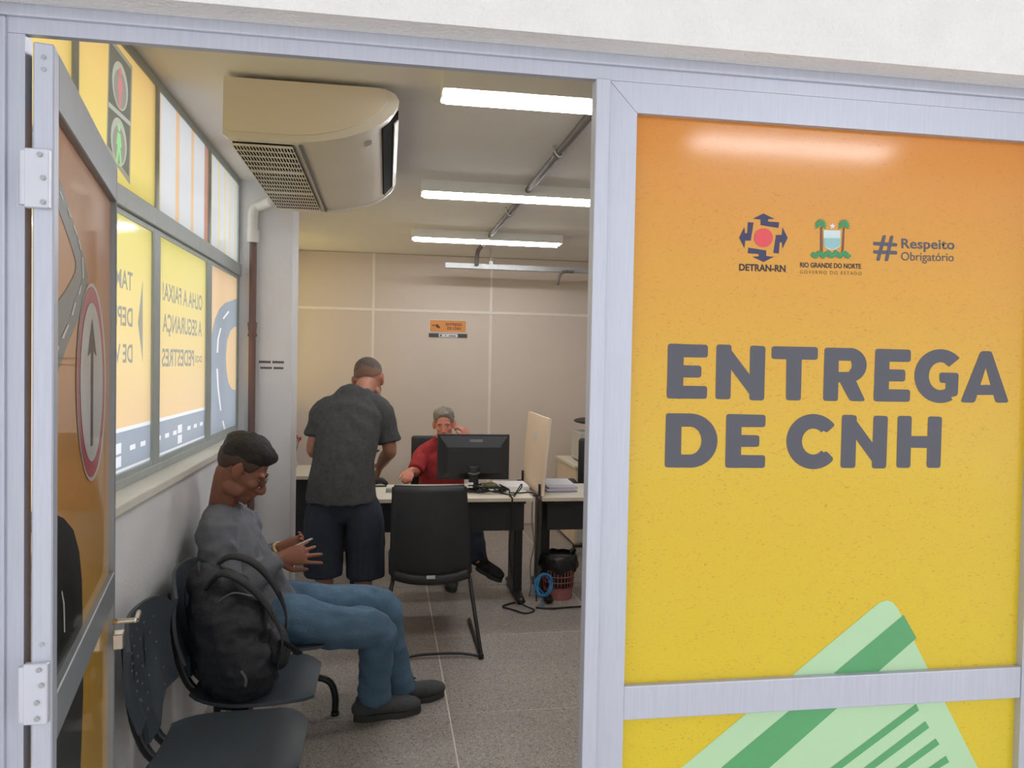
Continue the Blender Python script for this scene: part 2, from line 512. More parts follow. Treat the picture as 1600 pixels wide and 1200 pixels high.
# ---------------------------------------------------------------- printed windows on the left
def bar(bm, y0, y1, z0, z1, x0=-.935, x1=-.88): box(bm, x0, x1, y0, y1, z0, z1, .003, 1)
XP = -.887           # plane of the panes
F_yel = film('yellow_window_film', (244, 230, 140), (252, 218, 172), 1.45, 2.12)
F_amb = film('amber_window_film', (250, 206, 130), (246, 224, 132), 2.25, 2.68)
F_org = film('orange_window_film', (252, 214, 172), (252, 218, 168), 1.3, 2.2)
F_wht = film('frosted_white_film', (232, 232, 234), (236, 238, 242), 1.3, 2.7)
F_ink = film('grey_film_print', (168, 166, 140), (170, 168, 160), 1.2, 2.7)
F_grey = film('slate_film_print', (168, 176, 184), (176, 184, 196), 1.2, 2.2)
F_line = film('white_film_print', (252, 252, 255), (252, 252, 255), 1.2, 2.7)
F_dk = film('dark_film_print', (118, 118, 108), (118, 118, 108), 1.2, 2.7)
F_disc = film('pale_disc_film_print', (190, 190, 176), (190, 190, 176), 1.2, 2.7)
F_str = film('orange_film_stripe', (248, 206, 164), (250, 212, 170), 2.2, 2.7)
F_str2 = film('pale_yellow_film_stripe', (248, 230, 176), (248, 230, 176), 2.2, 2.7)
F_pink = film('pink_film_stripe', (214, 160, 138), (214, 160, 138), 2.2, 2.7)
F_red = film('red_film_print', (226, 140, 136), (226, 140, 136), 2.2, 2.7)
F_green = film('green_film_print', (160, 226, 150), (160, 226, 150), 2.2, 2.7)

win = thing('window_1', (-.9, 3.2, 1.2), 'grey aluminium window with yellow printed film beside the chairs', 'window', kind='structure')
ys = [1.33, 2.40, 3.20, 4.105, 4.86]
hwl = (0, .03, .042, .048, .0)
ZR0, ZR1 = 2.145, 2.215
bm = new(); bar(bm, 1.30, 4.9, ZR0, ZR1, -.94, -.868); obj('transom_rail', bm, M_alu2, win)
bm = new(); bar(bm, 1.30, 4.9, 2.685, CEIL); obj('top_rail', bm, M_alu2, win)
bm = new(); bar(bm, 1.30, 4.9, 1.20, 1.232); obj('bottom_rail', bm, M_alu2, win)
for y in (1.30, 4.865):
    bm = new(); bar(bm, y, y+.034, 1.232, 2.685); obj('side_post', bm, M_alu2, win)
for k in (1, 2, 3):
    y = ys[k]
    bm = new(); bar(bm, y-.017, y+.022, ZR1, 2.685); obj('mullion', bm, M_alu2, win)
    bm = new(); bar(bm, y-hwl[k], y+hwl[k], 1.232, ZR0); obj('mullion', bm, M_alu2, win)
def WP(c): return Vector((XP, c[0], c[1]))
def w2(x, y): p = at(x, y, X=XP); return (p.y, p.z)
def rect(y0, y1, z0, z1): return [(y0, z0), (y1, z0), (y1, z1), (y0, z1)]
def circ(c, r, n=28): return [(c[0]+r*math.cos(2*PI*k/n), c[1]+r*math.sin(2*PI*k/n)) for k in range(n)]
def pane(k, upper, layers, mats):
    """film-covered pane; print layers are clipped to the pane"""
    if upper: y0, y1, z0, z1 = ys[k]+(.022 if k else 0), ys[k+1]-.017, ZR1, 2.685
    else: y0, y1, z0, z1 = ys[k]+hwl[k], ys[k+1]-hwl[k+1], 1.232, ZR0
    L = [[rect(y0, y1, z0, z1)]]
    for ps in layers:
        q = [clip_poly([tuple(v) for v in p], y0, y1, z0, z1) for p in ps]
        L.append([p for p in q if len(p) > 2])
    o = printed('pane', L, mats, WP, win)
    if not upper:
        bm = new(); x0, x1 = -.930, -.8815
        box(bm, x0, x1, y0, y1, z0, z0+.02); box(bm, x0, x1, y0, y1, z1-.02, z1)
        box(bm, x0, x1, y0, y0+.008, z0+.02, z1-.02); box(bm, x0, x1, y1-.01, y1, z0+.02, z1-.02)
        obj('sash', bm, M_alu2, win)
    return o
def stripes(k, cuts):
    y0, y1 = ys[k]+.022, ys[k+1]-.017
    return [rect(y0+(y1-y0)*a, y0+(y1-y0)*b, 2.2, 2.7) for a, b in cuts]
pane(0, True, [], [F_amb])
tl_c1, tl_c2 = w2(188, 135), w2(186, 222)
def figure(c, walk):
    w = .03 if walk else .012
    return [[(c[0]+a, c[1]+b) for a, b in ((-.014, .03), (.014, .03), (.026, -.012), (.014, -.014), (w, -.075), (w-.016, -.075), (0, -.03), (-w+.016, -.075), (-w, -.075), (-.014, -.014), (-.026, -.012))], circ((c[0], c[1]+.048), .014, 12)]
frame_out = [w2(*p) for p in ((170, 55), (176, 62), (207, 104), (203, 289), (166, 236))]
def shrink(p, k):
    cx, cy = sum(q[0] for q in p)/len(p), sum(q[1] for q in p)/len(p); return [(cx+(a-cx)*k, cy+(b-cy)*k) for a, b in p]
zmid = (tl_c1[1]+tl_c2[1])/2
pane(1, True, [[frame_out], [shrink(frame_out, .90)], [rect(tl_c1[0]-.11, tl_c1[0]+.115, zmid-.008, zmid+.008), circ(tl_c1, .078), circ(tl_c2, .078)], [circ((c[0], c[1]-.010), .062) for c in (tl_c1, tl_c2)], figure(tl_c1, False), figure(tl_c2, True)],
     [F_amb, F_ink, F_dk, F_disc, film('lamp_disc_film', (158, 156, 146), (158, 156, 146), 1.2, 2.7), F_red, F_green])
pane(2, True, [stripes(2, ((0, .045), (.30, .37), (.60, .66))), stripes(2, ((.90, 1),))], [F_wht, F_str, F_pink])
pane(3, True, [stripes(3, ((0, .06), (.26, .32), (.48, .54), (.68, .73), (.9, .95)))], [F_wht, F_str2])
# lower panes: road along the foot, mirrored lettering (the film is read from the street)
zt = (w2(260, 652)[1]+w2(300, 640)[1])/2
def wt(s, xr, yt, yb, xl=None, bold=.02):
    a, b = w2(xr, yb), w2(xr, yt)
    y1 = w2(xl, yb)[0] if xl else a[0]-1
    return text_polys(s, (a[0], a[1], y1, b[1]), bold, 1., bool(xl))
def road(k, yc):
    y0, y1 = ys[k], ys[k+1]; zc = (zt+1.25)/2
    marks = [rect(y0, y1, zt-.014, zt), rect(y0, y1, 1.256, 1.266)]
    y = y0+.03
    while y < y1:
        if abs(y+.03-yc) > .07: marks.append(rect(y, y+.06, zc-.009, zc+.009))
        y += .12
    z = 1.275
    while z < zt-.045:
        marks.append(rect(yc-.035, yc+.035, z, z+.036)); z += .045
    return [rect(y0, y1, 1.2, zt)], marks
pane(0, False, [], [F_yel])
ra, rb_ = road(1, w2(184, 700)[0])
pane(1, False, [ra, rb_, wt('TAMBÉM', 207, 419, 455)+wt('DEPENDE', 207, 482, 511)+wt('DE VOCÊ', 207, 531, 567)+[[w2(223, 437), w2(215.5, 504), w2(223, 566)]]], [F_yel, F_grey, F_line, F_ink])
ra, rb_ = road(2, w2(281, 690)[0])
pane(2, False, [ra, rb_, wt('OLHA A FAIXA!', 316, 462, 486, 254)+wt('A SEGURANÇA', 315, 502, 532, 254)+wt('DOS', 315, 556, 566, 305)+wt('PEDESTRES', 303, 547, 572, 253)], [F_yel, F_grey, F_line, F_ink])
bend = [[w2(*p) for p in [(372, 466), (364, 469), (352, 473), (343, 482), (336, 498), (331, 520), (328, 560), (328, 690), (375, 670), (370, 610), (362, 608), (357, 598), (354, 580), (353, 555), (355, 532), (360, 517), (366, 511), (372, 510)]]]
dash = [[w2(*p) for p in q] for q in ([(357, 485), (348, 497), (349.5, 499), (358, 488)], [(344, 512), (339.5, 530), (338.5, 551), (341, 551), (342, 530), (346, 513)], [(338, 576), (339.5, 606), (344, 642), (346, 641), (342, 606), (340.5, 576)], [(347, 658), (350, 671), (352, 670), (349, 657)])]
pane(3, False, [bend, dash], [F_org, F_grey, F_line])

win2 = thing('window_2', (-.95, 6.5, 1.17), 'window with plain yellow film behind the pillar', 'window', kind='structure')
bm = new(); box(bm, -1.0, -.92, 5.22, 7.85, 1.17, 1.22); box(bm, -1.0, -.92, 5.22, 7.85, 2.66, CEIL)
for y in (5.22, 6.50, 7.81): box(bm, -1.0, -.92, y, y+.04, 1.22, 2.66)
obj('frame', bm, M_alu2, win2)
for y0, y1 in ((5.26, 6.50), (6.54, 7.81)):
    bm = new(); poly(bm, [(-.96, y0, 1.22), (-.96, y1, 1.22), (-.96, y1, 2.66), (-.96, y0, 2.66)])
    obj('pane', bm, film('deep_yellow_film', (250, 222, 150), (250, 224, 150), 1.2, 2.7), win2)

# ---------------------------------------------------------------- glazed panel with the big sign
GY = FRONT+.013
pn = thing('glazed_panel', (.72, FRONT, 0), 'fixed glazed panel with yellow-orange print and large grey lettering beside the door', 'panel')
fx0, fx1 = XR+.024, 1.171
gx0 = at(982, 600, Y=GY).x; gx1 = at(1591, 950, Y=GY).x
z_top = 2.052; z_r1, z_r0 = 1.130, 1.074
bm = new(); prism(bm, [(fx0, 2.0995), (fx1, 2.0995), (gx1, z_top), (gx0, z_top)], 'Y', FRONT, 1.255); obj('top_rail', bm, M_alu, pn)
bm = new(); prism(bm, [(fx0, 0), (fx0, 2.0985), (gx0, z_top-.001), (gx0, 0)], 'Y', FRONT, 1.255); obj('stile', bm, M_alu, pn)
bm = new(); prism(bm, [(fx1, 0), (gx1, 0), (gx1, z_top-.001), (fx1, 2.0985)], 'Y', FRONT, 1.255); obj('stile', bm, M_alu, pn)
bm = new(); box(bm, gx0, gx1, FRONT+.001, 1.25, z_r0, z_r1, .002); obj('middle_rail', bm, M_alu, pn)
bm = new(); box(bm, gx0, gx1, FRONT+.001, 1.25, 0, .08, .002); obj('bottom_rail', bm, M_alu, pn)
bm = new(); box(bm, gx0, gx1, GY, GY+.006, z_r1, z_top); pane_a = obj('printed_pane', bm, M_print, pn)
bm = new(); box(bm, gx0, gx1, GY, GY+.006, .08, z_r0); pane_b = obj('printed_pane', bm, M_print, pn)
def G(x, y, layer=1):
    return at(x, y, Y=GY-.0005*layer)
def zc(ox, oy, s): return lambda p, layer=1: G(ox+p[0]*s, oy+p[1]*s, layer)
def gdecal(name, polys, m, parent, f=None, layer=1):
    to = (lambda c: f((c[0], c[1]), layer)) if f else (lambda c: G(c[0], c[1], layer))
    return printed(name, [[[tuple(q) for q in p] for p in polys]], [m], to, parent)
# big letters, traced stroke by stroke
LZ = zc(1020, 500, .3625)
def glyph(name, quads, sectors=()):
    ps = [[tuple(v) for v in round_quad(q, 13)] for q in quads]
    for sct in sectors: ps += [[a, c, d, b] for (a, b), (c, d) in zip(sct, sct[1:])]
    printed(name, [ps], [M_ink], lambda c: LZ(c), pane_a)
def Q(*v): return [(v[i], v[i+1]) for i in range(0, len(v), 2)]
glyph('letter_e', [Q(66,102,135,103,130,340,60,338), Q(66,102,238,107,237,162,64,160), Q(64,193,210,197,209,248,62,248), Q(60,282,235,285,233,340,60,338)])
glyph('letter_n', [Q(275,105,340,107,335,342,270,341), Q(420,110,486,113,480,347,416,346), Q(273,128,318,102,484,324,440,350)])
glyph('letter_t', [Q(513,113,712,117,711,172,512,168), Q(577,115,644,116,638,347,574,346)])
glyph('letter_r', [Q(741,119,803,120,798,350,734,348), Q(741,119,862,121,862,176,741,174), Q(741,224,858,224,862,268,741,270), Q(795,245,866,240,917,350,850,350)], [ring_sector(848,194,(74,74),(10,22),-90,90)])
glyph('letter_e', [Q(960,124,1022,125,1016,352,952,351), Q(960,124,1113,128,1112,181,958,179), Q(956,211,1089,214,1088,265,955,264), Q(952,297,1110,300,1108,353,952,351)])
glyph('letter_g', [Q(1236,226,1318,228,1317,273,1236,271), Q(1262,228,1319,228,1315,326,1262,338), Q(1285,140,1316,160,1278,203,1252,182)], [ring_sector(1240,242,(112,116),(50,60),62,318)])
glyph('letter_a', [Q(1414,134,1458,134,1388,357,1326,355), Q(1416,134,1460,134,1535,356,1478,357), Q(1385,280,1480,280,1492,323,1372,323)])
glyph('letter_d', [Q(57,402,125,403,121,637,51,635), Q(57,402,175,403,175,460,57,460), Q(53,580,175,580,175,637,51,635)], [ring_sector(160,520,(119,117),(50,60),-90,90)])
glyph('letter_e', [Q(317,405,384,406,379,638,312,637), Q(317,405,487,409,485,462,316,461), Q(316,494,460,497,459,547,314,547), Q(313,581,485,583,483,638,312,637)])
glyph('letter_c', [Q(752,424,788,452,748,488,722,462), Q(724,584,746,562,782,600,750,626)], [ring_sector(692,524,(116,119),(49,56),44,316)])
glyph('letter_n', [Q(816,408,880,411,873,638,809,638), Q(952,412,1014,414,1006,640,944,640), Q(814,430,856,404,1012,618,970,643)])
glyph('letter_h', [Q(1056,413,1117,414,1110,638,1050,637), Q(1187,415,1247,417,1240,638,1180,637), Q(1085,500,1215,501,1215,552,1085,550)])
# green licence card
C_lt = mat('pale_green_print', (178, 212, 168), .35, var=.02, coat=.3)
C_dk = mat('mid_green_print', (84, 158, 100), .35, var=.03, coat=.3)
def ext(a, b, k=1.9): return (a[0]+(b[0]-a[0])*k, a[1]+(b[1]-a[1])*k)
apex = [(1366, 948), (1375, 941), (1385, 938), (1395, 941), (1403, 951)]
lb, rb = ext((1372, 943), (1064, 1200)), ext((1403, 951), (1528, 1200))
gdecal('card_print', [apex+[rb, lb]], C_lt, pn, layer=1)
def band(r0, r1, b0, b1): return [r0, r1, ext(r1, b1, 1.7), ext(r0, b0, 1.7)]
gdecal('card_band_print', [band((1412, 961), (1432, 997), (1127, 1200), (1202, 1200))], C_dk, pn, layer=2)
gdecal('card_line_print', [band((1431.6, 1100), (1436, 1110), (1298, 1200), (1316, 1200)), band((1446, 1127), (1452, 1137), (1350, 1200), (1367, 1200)),
    band((1462, 1154), (1468, 1163), (1400, 1200), (1417, 1200)), band((1478, 1181), (1483, 1191), (1451, 1200), (1468, 1200))], C_dk, pn, layer=2)
# three emblems
EZ = zc(1100, 300, .275)
M_navy = mat('navy_print', (48, 44, 84), .4, var=.03); M_redp = mat('red_print', (222, 70, 78), .4, var=.03)
arrow = Q(278,152, 338,122, 400,152, 364,155, 364,168, 427,172, 424,204, 322,188, 322,156)
polys = []
for k in range(4):
    a = -PI/2*k
    polys.append([(338+(x-338)*math.cos(a)-(y-260)*math.sin(a), 260+(x-338)*math.sin(a)+(y-260)*math.cos(a)) for x, y in arrow])
gdecal('emblem_arrows', polys, M_navy, pane_a, EZ)
gdecal('emblem_disc', [circle2(338, 260, 54)], M_redp, pane_a, EZ)
def gtext(s, f, x0, x1, yb, yt, m, bold=0., sp=1., slope=0.):
    text_on('lettering', s, f((x0, yb)), f((x1, yb+slope*(x1-x0))), f((x0, yt)), m, pane_a, bold, sp)
gtext('DETRAN-RN', EZ, 200, 464, 447, 407, M_dark, .03, 1, .03)
gtext('RIO GRANDE DO NORTE', EZ, 546, 893, 428, 399, M_dark, .025, 1, .025)
gtext('GOVERNO DO ESTADO', EZ, 546, 896, 464, 444, mat('olive_print', (120, 96, 48), .5), .0, 1.4, .025)
gtext('Respeito', EZ, 1122, 1424, 338, 264, M_ink, .018, 1.03, .02)
gtext('Obrigatório', EZ, 1120, 1420, 404, 340, M_ink, .004, 1, .02)
gdecal('hash_mark', [round_quad(q, 9) for q in (Q(1016,245,1036,245,998,391,978,391), Q(1058,248,1078,248,1046,393,1026,393), Q(962,282,1098,290,1098,310,962,303), Q(962,330,1098,335,1098,356,962,350))], M_ink, pane_a, EZ)
M_pg = mat('leaf_green_print', (52, 140, 84), .4, var=.1, scale=300); M_trunk = mat('trunk_print', (120, 74, 44), .4)
M_sky = mat('shield_print', (206, 222, 222), .4); M_sea = mat('sea_print', (150, 190, 190), .4)
fr = []
for cx, cy in ((664, 190), (796, 192)):
    for k in range(11):
        a = math.radians(-205+k*23)
        ex, ey = cx+38*math.cos(a), cy+42*math.sin(a)
        nx, ny = -math.sin(a)*6, math.cos(a)*6
        fr.append([(cx, cy), (cx+(ex-cx)*.5+nx, cy+(ey-cy)*.5+ny), (ex, ey), (cx+(ex-cx)*.5-nx, cy+(ey-cy)*.5-ny)])
gdecal('palm_leaf_print', fr, M_pg, pane_a, EZ, 2)
for q in (Q(660,200,672,200,676,340,660,340), Q(790,200,800,200,794,340,780,340)): gdecal('palm_trunk_print', [q], M_trunk, pane_a, EZ)
gdecal('shield_print', [Q(680,216,776,218,775,308,748,326,727,332,706,326,680,306)], M_sky, pane_a, EZ)
gdecal('shield_sea_print', [Q(682,262,774,262,774,306,727,328,682,304)], M_sea, pane_a, EZ, 2)
star = [(730+(18 if k % 2 == 0 else 8)*math.sin(k*PI/5), 194-(18 if k % 2 == 0 else 8)*math.cos(k*PI/5)) for k in range(10)]
gdecal('star_print', [star], M_paper, pane_a, EZ)
wr = []
for k in range(15):
    x = 622+k*14; y = 350+math.sin(k*1.9)*10
    wr.append(Q(x-16, y+12, x, y-12, x+20, y+2, x+4, y+20))
gdecal('wreath_print', wr, M_pg, pane_a, EZ, 3)

# ---------------------------------------------------------------- door leaf, swung into the room
H0 = Vector((-.462, 1.182, 0)); H1 = Vector((-.612, 1.909, 0))
LD = (H1-H0).normalized(); LN = Vector((LD.y, -LD.x, 0))     # LN points to the room side the camera sees
LW = (H1-H0).length
lrz = math.atan2(LD.y, LD.x)
leaf = thing('door_1', H0, 'open aluminium door leaf with orange printed glass and one-way sign', 'door', kind='structure', rz=lrz)
def LP(s, d, z): return H0+LD*s-LN*d+Vector((0, 0, z))        # d: depth behind the visible face
def lbox(bm, s0, s1, d0, d1, z0, z1, bev=.002):
    vs = box(bm, s0, s1, -d1, -d0, z0, z1, bev, 1)
    M = Matrix(((LD.x, LN.x, 0, H0.x), (LD.y, LN.y, 0, H0.y), (0, 0, 1, 0), (0, 0, 0, 1)))
    bmesh.ops.transform(bm, matrix=M, verts=[v for v in vs if v.is_valid])
bm = new(); lbox(bm, 0, .036, 0, .026, .012, 2.082); obj('hinge_stile', bm, M_alu, leaf)
bm = new(); lbox(bm, LW-.012, LW, 0, .026, .012, 2.082); obj('lock_stile', bm, M_leafalu, leaf)
bm = new(); lbox(bm, .036, LW-.012, 0, .026, 2.0, 2.082); obj('top_rail', bm, M_leafalu, leaf)
bm = new(); lbox(bm, .036, LW-.012, 0, .026, 1.085, 1.155); obj('middle_rail', bm, M_leafalu, leaf)
bm = new(); lbox(bm, .036, LW-.012, 0, .026, .012, .09); obj('bottom_rail', bm, M_leafalu, leaf)
M_print2 = print_yellow('orange_door_print', .2, 2.06, [(0, (214, 170, 60)), (.5, (206, 160, 64)), (.72, (204, 142, 70)), (1, (206, 132, 66))])
M_print2.node_tree.nodes['Principled BSDF'].inputs['Coat Weight'].default_value = .6
M_print2.node_tree.nodes['Principled BSDF'].inputs['Coat Roughness'].default_value = .04
lp = []
for z0, z1 in ((1.155, 2.0), (.09, 1.085)):
    bm = new(); lbox(bm, .036, LW-.012, .012, .018, z0, z1, 0); lp.append(obj('printed_pane', bm, M_print2, leaf))
def LG(x, y, layer=1):
    d = CAM_M @ Vector(((x-800)/FPX, -(y-600)/FPX, -1.0)); o = Vector((0, 0, CAMH))
    p0 = LP(0, .012-.0006*layer, 0)
    return o+d*((p0-o).dot(LN)/d.dot(LN))
def ldecal(name, polys, m, parent, layer=1):
    bm = new()
    for p in polys:
        q = []
        for x, y in p:
            v = LG(x, y, layer); s = (v-H0).dot(LD)
            s2 = min(max(s, .038), LW-.014); q.append(v+LD*(s2-s))
        poly(bm, q)
    return obj(name, bm, m, parent)
M_road = mat('road_grey_print', (104, 106, 104), .35, var=.04, coat=.5); M_sign = mat('sign_white_print', (206, 204, 198), .35, var=.02, coat=.5)
M_signr = mat('sign_red_print', (186, 74, 84), .35, var=.03, coat=.5); M_signk = mat('sign_black_print', (52, 52, 48), .35, coat=.5)
ldecal('road_print', [[(84, 255), (100, 300), (116, 352), (131, 400), (137, 430), (136, 455), (122, 500), (105, 540), (84, 600), (84, 480), (104, 452), (118, 425), (119, 410), (112, 385), (98, 345), (84, 310)]], M_road, lp[0])
ldecal('road_marking_print', [[(93, 300), (98, 312), (100, 312), (95, 299)], [(105, 325), (110, 340), (112, 340), (107, 324)], [(114, 352), (119, 367), (121, 367), (116, 351)], [(122, 375), (126, 391), (128, 391), (124, 375)], [(128, 402), (129, 435), (131, 435), (130, 402)], [(126, 446), (122, 460), (125, 460), (128, 446)], [(117, 472), (111, 493), (114, 493), (119, 473)], [(106, 506), (96, 528), (100, 529), (108, 508)], [(91, 540), (84, 552), (88, 556), (93, 543)]], M_sign, lp[0], 2)
def ell(cx, cy, rx, ry, n=36): return [(cx+rx*math.cos(2*PI*k/n), cy+ry*math.sin(2*PI*k/n)) for k in range(n)]
ldecal('sign_rim_print', [ell(142.5, 597, 23, 155)], M_sign, lp[0], 2)
ldecal('sign_ring_print', [ell(142.5, 597, 21, 149)], M_signr, lp[0], 3)
ldecal('sign_face_print', [ell(143, 597, 17.5, 124)], M_sign, lp[0], 4)
ldecal('sign_arrow_print', [[(144.5, 498), (137.5, 557), (143, 549), (142, 698), (145.5, 695), (146, 549), (151, 557)]], M_signk, lp[0], 5)
ldecal('road_print', [[(84, 802), (100, 810), (115, 828), (124, 862), (128, 905), (130, 1000), (130, 1085), (124, 1260), (84, 1300)]], M_signk, lp[1], 1)
ldecal('road_print', [[(84, 802), (100, 810), (115, 828), (124, 862), (128, 905), (129, 985), (84, 1050)]], M_signk, lp[0], 1)
ldecal('road_marking_print', [[(97, 922), (101, 942), (102, 988), (100, 988), (99, 944), (96, 926)]], M_sign, lp[0], 2)
M_hinge = mat('hinge_alloy', (206, 206, 216), .4, .3)
def hz_(y): return at(62, y, Y=1.172).z
for ya, yb, scr in ((325, 232, (242, 278, 316)), (1132, 1037, (1046, 1070, 1097, 1122))):
    bm = new()
    box(bm, H0.x-.034, H0.x-.002, H0.y-.012, H0.y-.001, hz_(ya), hz_(yb), .0015, 1)
    cyl(bm, (H0.x-.036, H0.y-.006, hz_(ya)+.004), (H0.x-.036, H0.y-.006, hz_(yb)-.004), .006, n=12)
    h = obj('hinge', bm, M_hinge, leaf)
    for q in scr:
        bm = new(); cyl(bm, (H0.x-.013+.004*math.sin(q), H0.y-.0145, hz_(q)), (H0.x-.013+.004*math.sin(q), H0.y-.0115, hz_(q)), .0036, n=10)
        obj('screw', bm, M_zinc, h)
for q in (86, 105, 1010):
    bm = new(); cyl(bm, (H0.x-.013, H0.y-.0035, hz_(q)), (H0.x-.013, H0.y-.0, hz_(q)), .0036, n=10); obj('screw', bm, M_zinc, leaf)
# lever handle and lock
M_chrome = mat('satin_chrome', (214, 206, 196), .25, .8)
hz = 1.053
bm = new(); tube(bm, [LP(LW-.06, -.001, hz), LP(LW-.06, -.045, hz), LP(LW-.055, -.05, hz), LP(LW+.0, -.05, hz)], .006, n=8, sub=3); obj('lever_handle', bm, M_chrome, leaf, True)
bm = new(); tube(bm, [LP(LW-.03, .033, hz), LP(LW-.03, .075, hz), LP(LW-.035, .08, hz), LP(LW-.12, .08, hz)], .006, n=8, sub=3); obj('lever_handle', bm, M_chrome, leaf, True)
bm = new(); lbox(bm, LW-.05, LW-.014, -.022, 0, .985, 1.02); obj('lock_case', bm, M_chrome, leaf)
bm = new(); lbox(bm, LW-.04, LW-.004, .033, .055, .985, 1.02); obj('lock_case', bm, M_chrome, leaf)

# ---------------------------------------------------------------- ceiling: lamps, air conditioner, pipes
M_tube = emit('fluorescent_tube', (250, 251, 255), LAMP)
def ceiling_lamp(x0, y0, z, length, label, m=M_tube, group='fluorescent ceiling fixtures'):
    t = thing('ceiling_light', (x0+length/2, y0+.09, z), label, 'ceiling light', group)
    W_, Hh = .18, .066
    bm = new()
    box(bm, x0, x0+length, y0, y0+.006, z-Hh, z); box(bm, x0, x0+length, y0+W_-.006, y0+W_, z-Hh, z)
    box(bm, x0, x0+.006, y0+.006, y0+W_-.006, z-Hh, z); box(bm, x0+length-.006, x0+length, y0+.006, y0+W_-.006, z-Hh, z)
    box(bm, x0+.006, x0+length-.006, y0+.006, y0+W_-.006, z-.012, z)
    obj('housing', bm, M_white, t)
    bm = new(); box(bm, x0+.03, x0+length-.03, y0+W_/2-.012, y0+W_/2+.012, z-.04, z-.012); obj('reflector_ridge', bm, M_white, t)
    for yy in (y0+.045, y0+W_-.045):
        bm = new(); cyl(bm, (x0+.02, yy, z-.068), (x0+length-.02, yy, z-.068), .013, n=12); obj('tube', bm, m, t, True)
    return t
for (px_, py_), lab in zip(((693, 108), (662, 280), (643, 357)), ('white fluorescent ceiling fixture nearest the door', 'white fluorescent ceiling fixture in the middle of the row', 'white fluorescent ceiling fixture nearest the back wall')):
    p = at(px_, py_, Z=CEIL)
    ceiling_lamp(.19, p.y, CEIL, 1.24, lab)
# the lamp of the walkway, seen only as a glint in the glass
ceiling_lamp(1.75, -2.06, 3.05, 1.3, 'white fluorescent fixture under the walkway canopy', group='walkway lamp')

ac = thing('air_conditioner', (-.3, 3.8, 2.475), 'cream ceiling-mounted air conditioner with slotted intake grille', 'air conditioner')
prof = [(-.615, 2.70), (-.618, 2.49), (-.60, 2.476), (-.36, 2.474), (-.27, 2.482), (-.17, 2.503), (-.09, 2.532), (-.03, 2.567), (.01, 2.603), (.03, 2.635), (.034, 2.658), (.02, 2.682), (-.02, 2.70)]
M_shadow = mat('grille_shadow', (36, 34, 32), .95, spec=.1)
def inset(pts, d):
    c = Vector((-.3, 2.6)); return [tuple(Vector(p)+(c-Vector(p)).normalized()*d) for p in pts]
Y0, Y1 = 3.07, 4.50
bm = new(); prism(bm, inset(prof, .012), 'Y', Y0+.035, Y1-.035); obj('casing', bm, M_creamd, ac, 'auto')
cap_prof = [(-.612, 2.70), (-.614, 2.515), (-.598, 2.502), (-.37, 2.50), (-.28, 2.507), (-.19, 2.528), (-.12, 2.555), (-.06, 2.592), (-.03, 2.62), (-.012, 2.65), (-.014, 2.68), (-.04, 2.70)]
for a, b, s in ((Y0, Y0+.04, -1), (Y1-.04, Y1, 1)):
    bm = new(); prism(bm, prof, 'Y', a, b); e = obj('end_cover', bm, M_creamd, ac, 'auto')
    bm = new(); prism(bm, cap_prof, 'Y', a-.006 if s < 0 else b, a if s < 0 else b+.006); obj('end_panel', bm, M_cream, e, 'auto')
bm = new(); box(bm, -.345, -.341, Y0+.04, Y1-.04, 2.470, 2.49); obj('panel_seam', bm, M_blackm, ac)
for k in range(3):
    a = Y0+.07+k*.43; b = a+.41
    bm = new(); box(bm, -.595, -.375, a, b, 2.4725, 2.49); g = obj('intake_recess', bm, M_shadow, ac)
    bm = new()
    n = 19
    for i in range(n+1):
        x = -.597+.224*i/n; box(bm, x-.0019, x+.0019, a, b, 2.4695, 2.4728)
    for i in range(6):
        y = a+(b-a)*i/5; w = .012 if i in (0, 5) else .006; box(bm, -.600, -.370, y-w, y+w, 2.469, 2.4728)
    obj('intake_grille', bm, M_cream, ac)
# discharge slot along the front edge
def ac_pt(i, t, out):
    a, b = Vector(prof[i]), Vector(prof[i+1]); p = a.lerp(b, t); d = (b-a).normalized(); nrm = Vector((d.y, -d.x))
    return p+nrm*out
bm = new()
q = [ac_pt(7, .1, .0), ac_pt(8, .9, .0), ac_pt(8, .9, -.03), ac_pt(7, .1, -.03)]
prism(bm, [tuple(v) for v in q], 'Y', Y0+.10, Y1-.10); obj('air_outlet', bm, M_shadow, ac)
bm = new()
q = [ac_pt(8, .35, .004), ac_pt(8, .98, .007), ac_pt(8, .98, .001), ac_pt(8, .35, -.002)]
prism(bm, [tuple(v) for v in q], 'Y', Y0+.16, Y1-.11); obj('air_flap', bm, M_creamd, ac)
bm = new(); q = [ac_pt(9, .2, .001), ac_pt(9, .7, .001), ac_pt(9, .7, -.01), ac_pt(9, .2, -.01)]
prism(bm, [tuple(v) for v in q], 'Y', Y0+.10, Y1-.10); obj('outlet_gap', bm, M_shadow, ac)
bm = new(); p = ac_pt(5, .9, .0005); r = ac_pt(6, .3, .0005); prism(bm, [tuple(p), tuple(r), tuple(ac_pt(6, .3, -.002)), tuple(ac_pt(5, .9, -.002))], 'Y', Y0+.16, Y0+.21); obj('badge', bm, mat('grey_badge', (150, 146, 138), .5), ac)

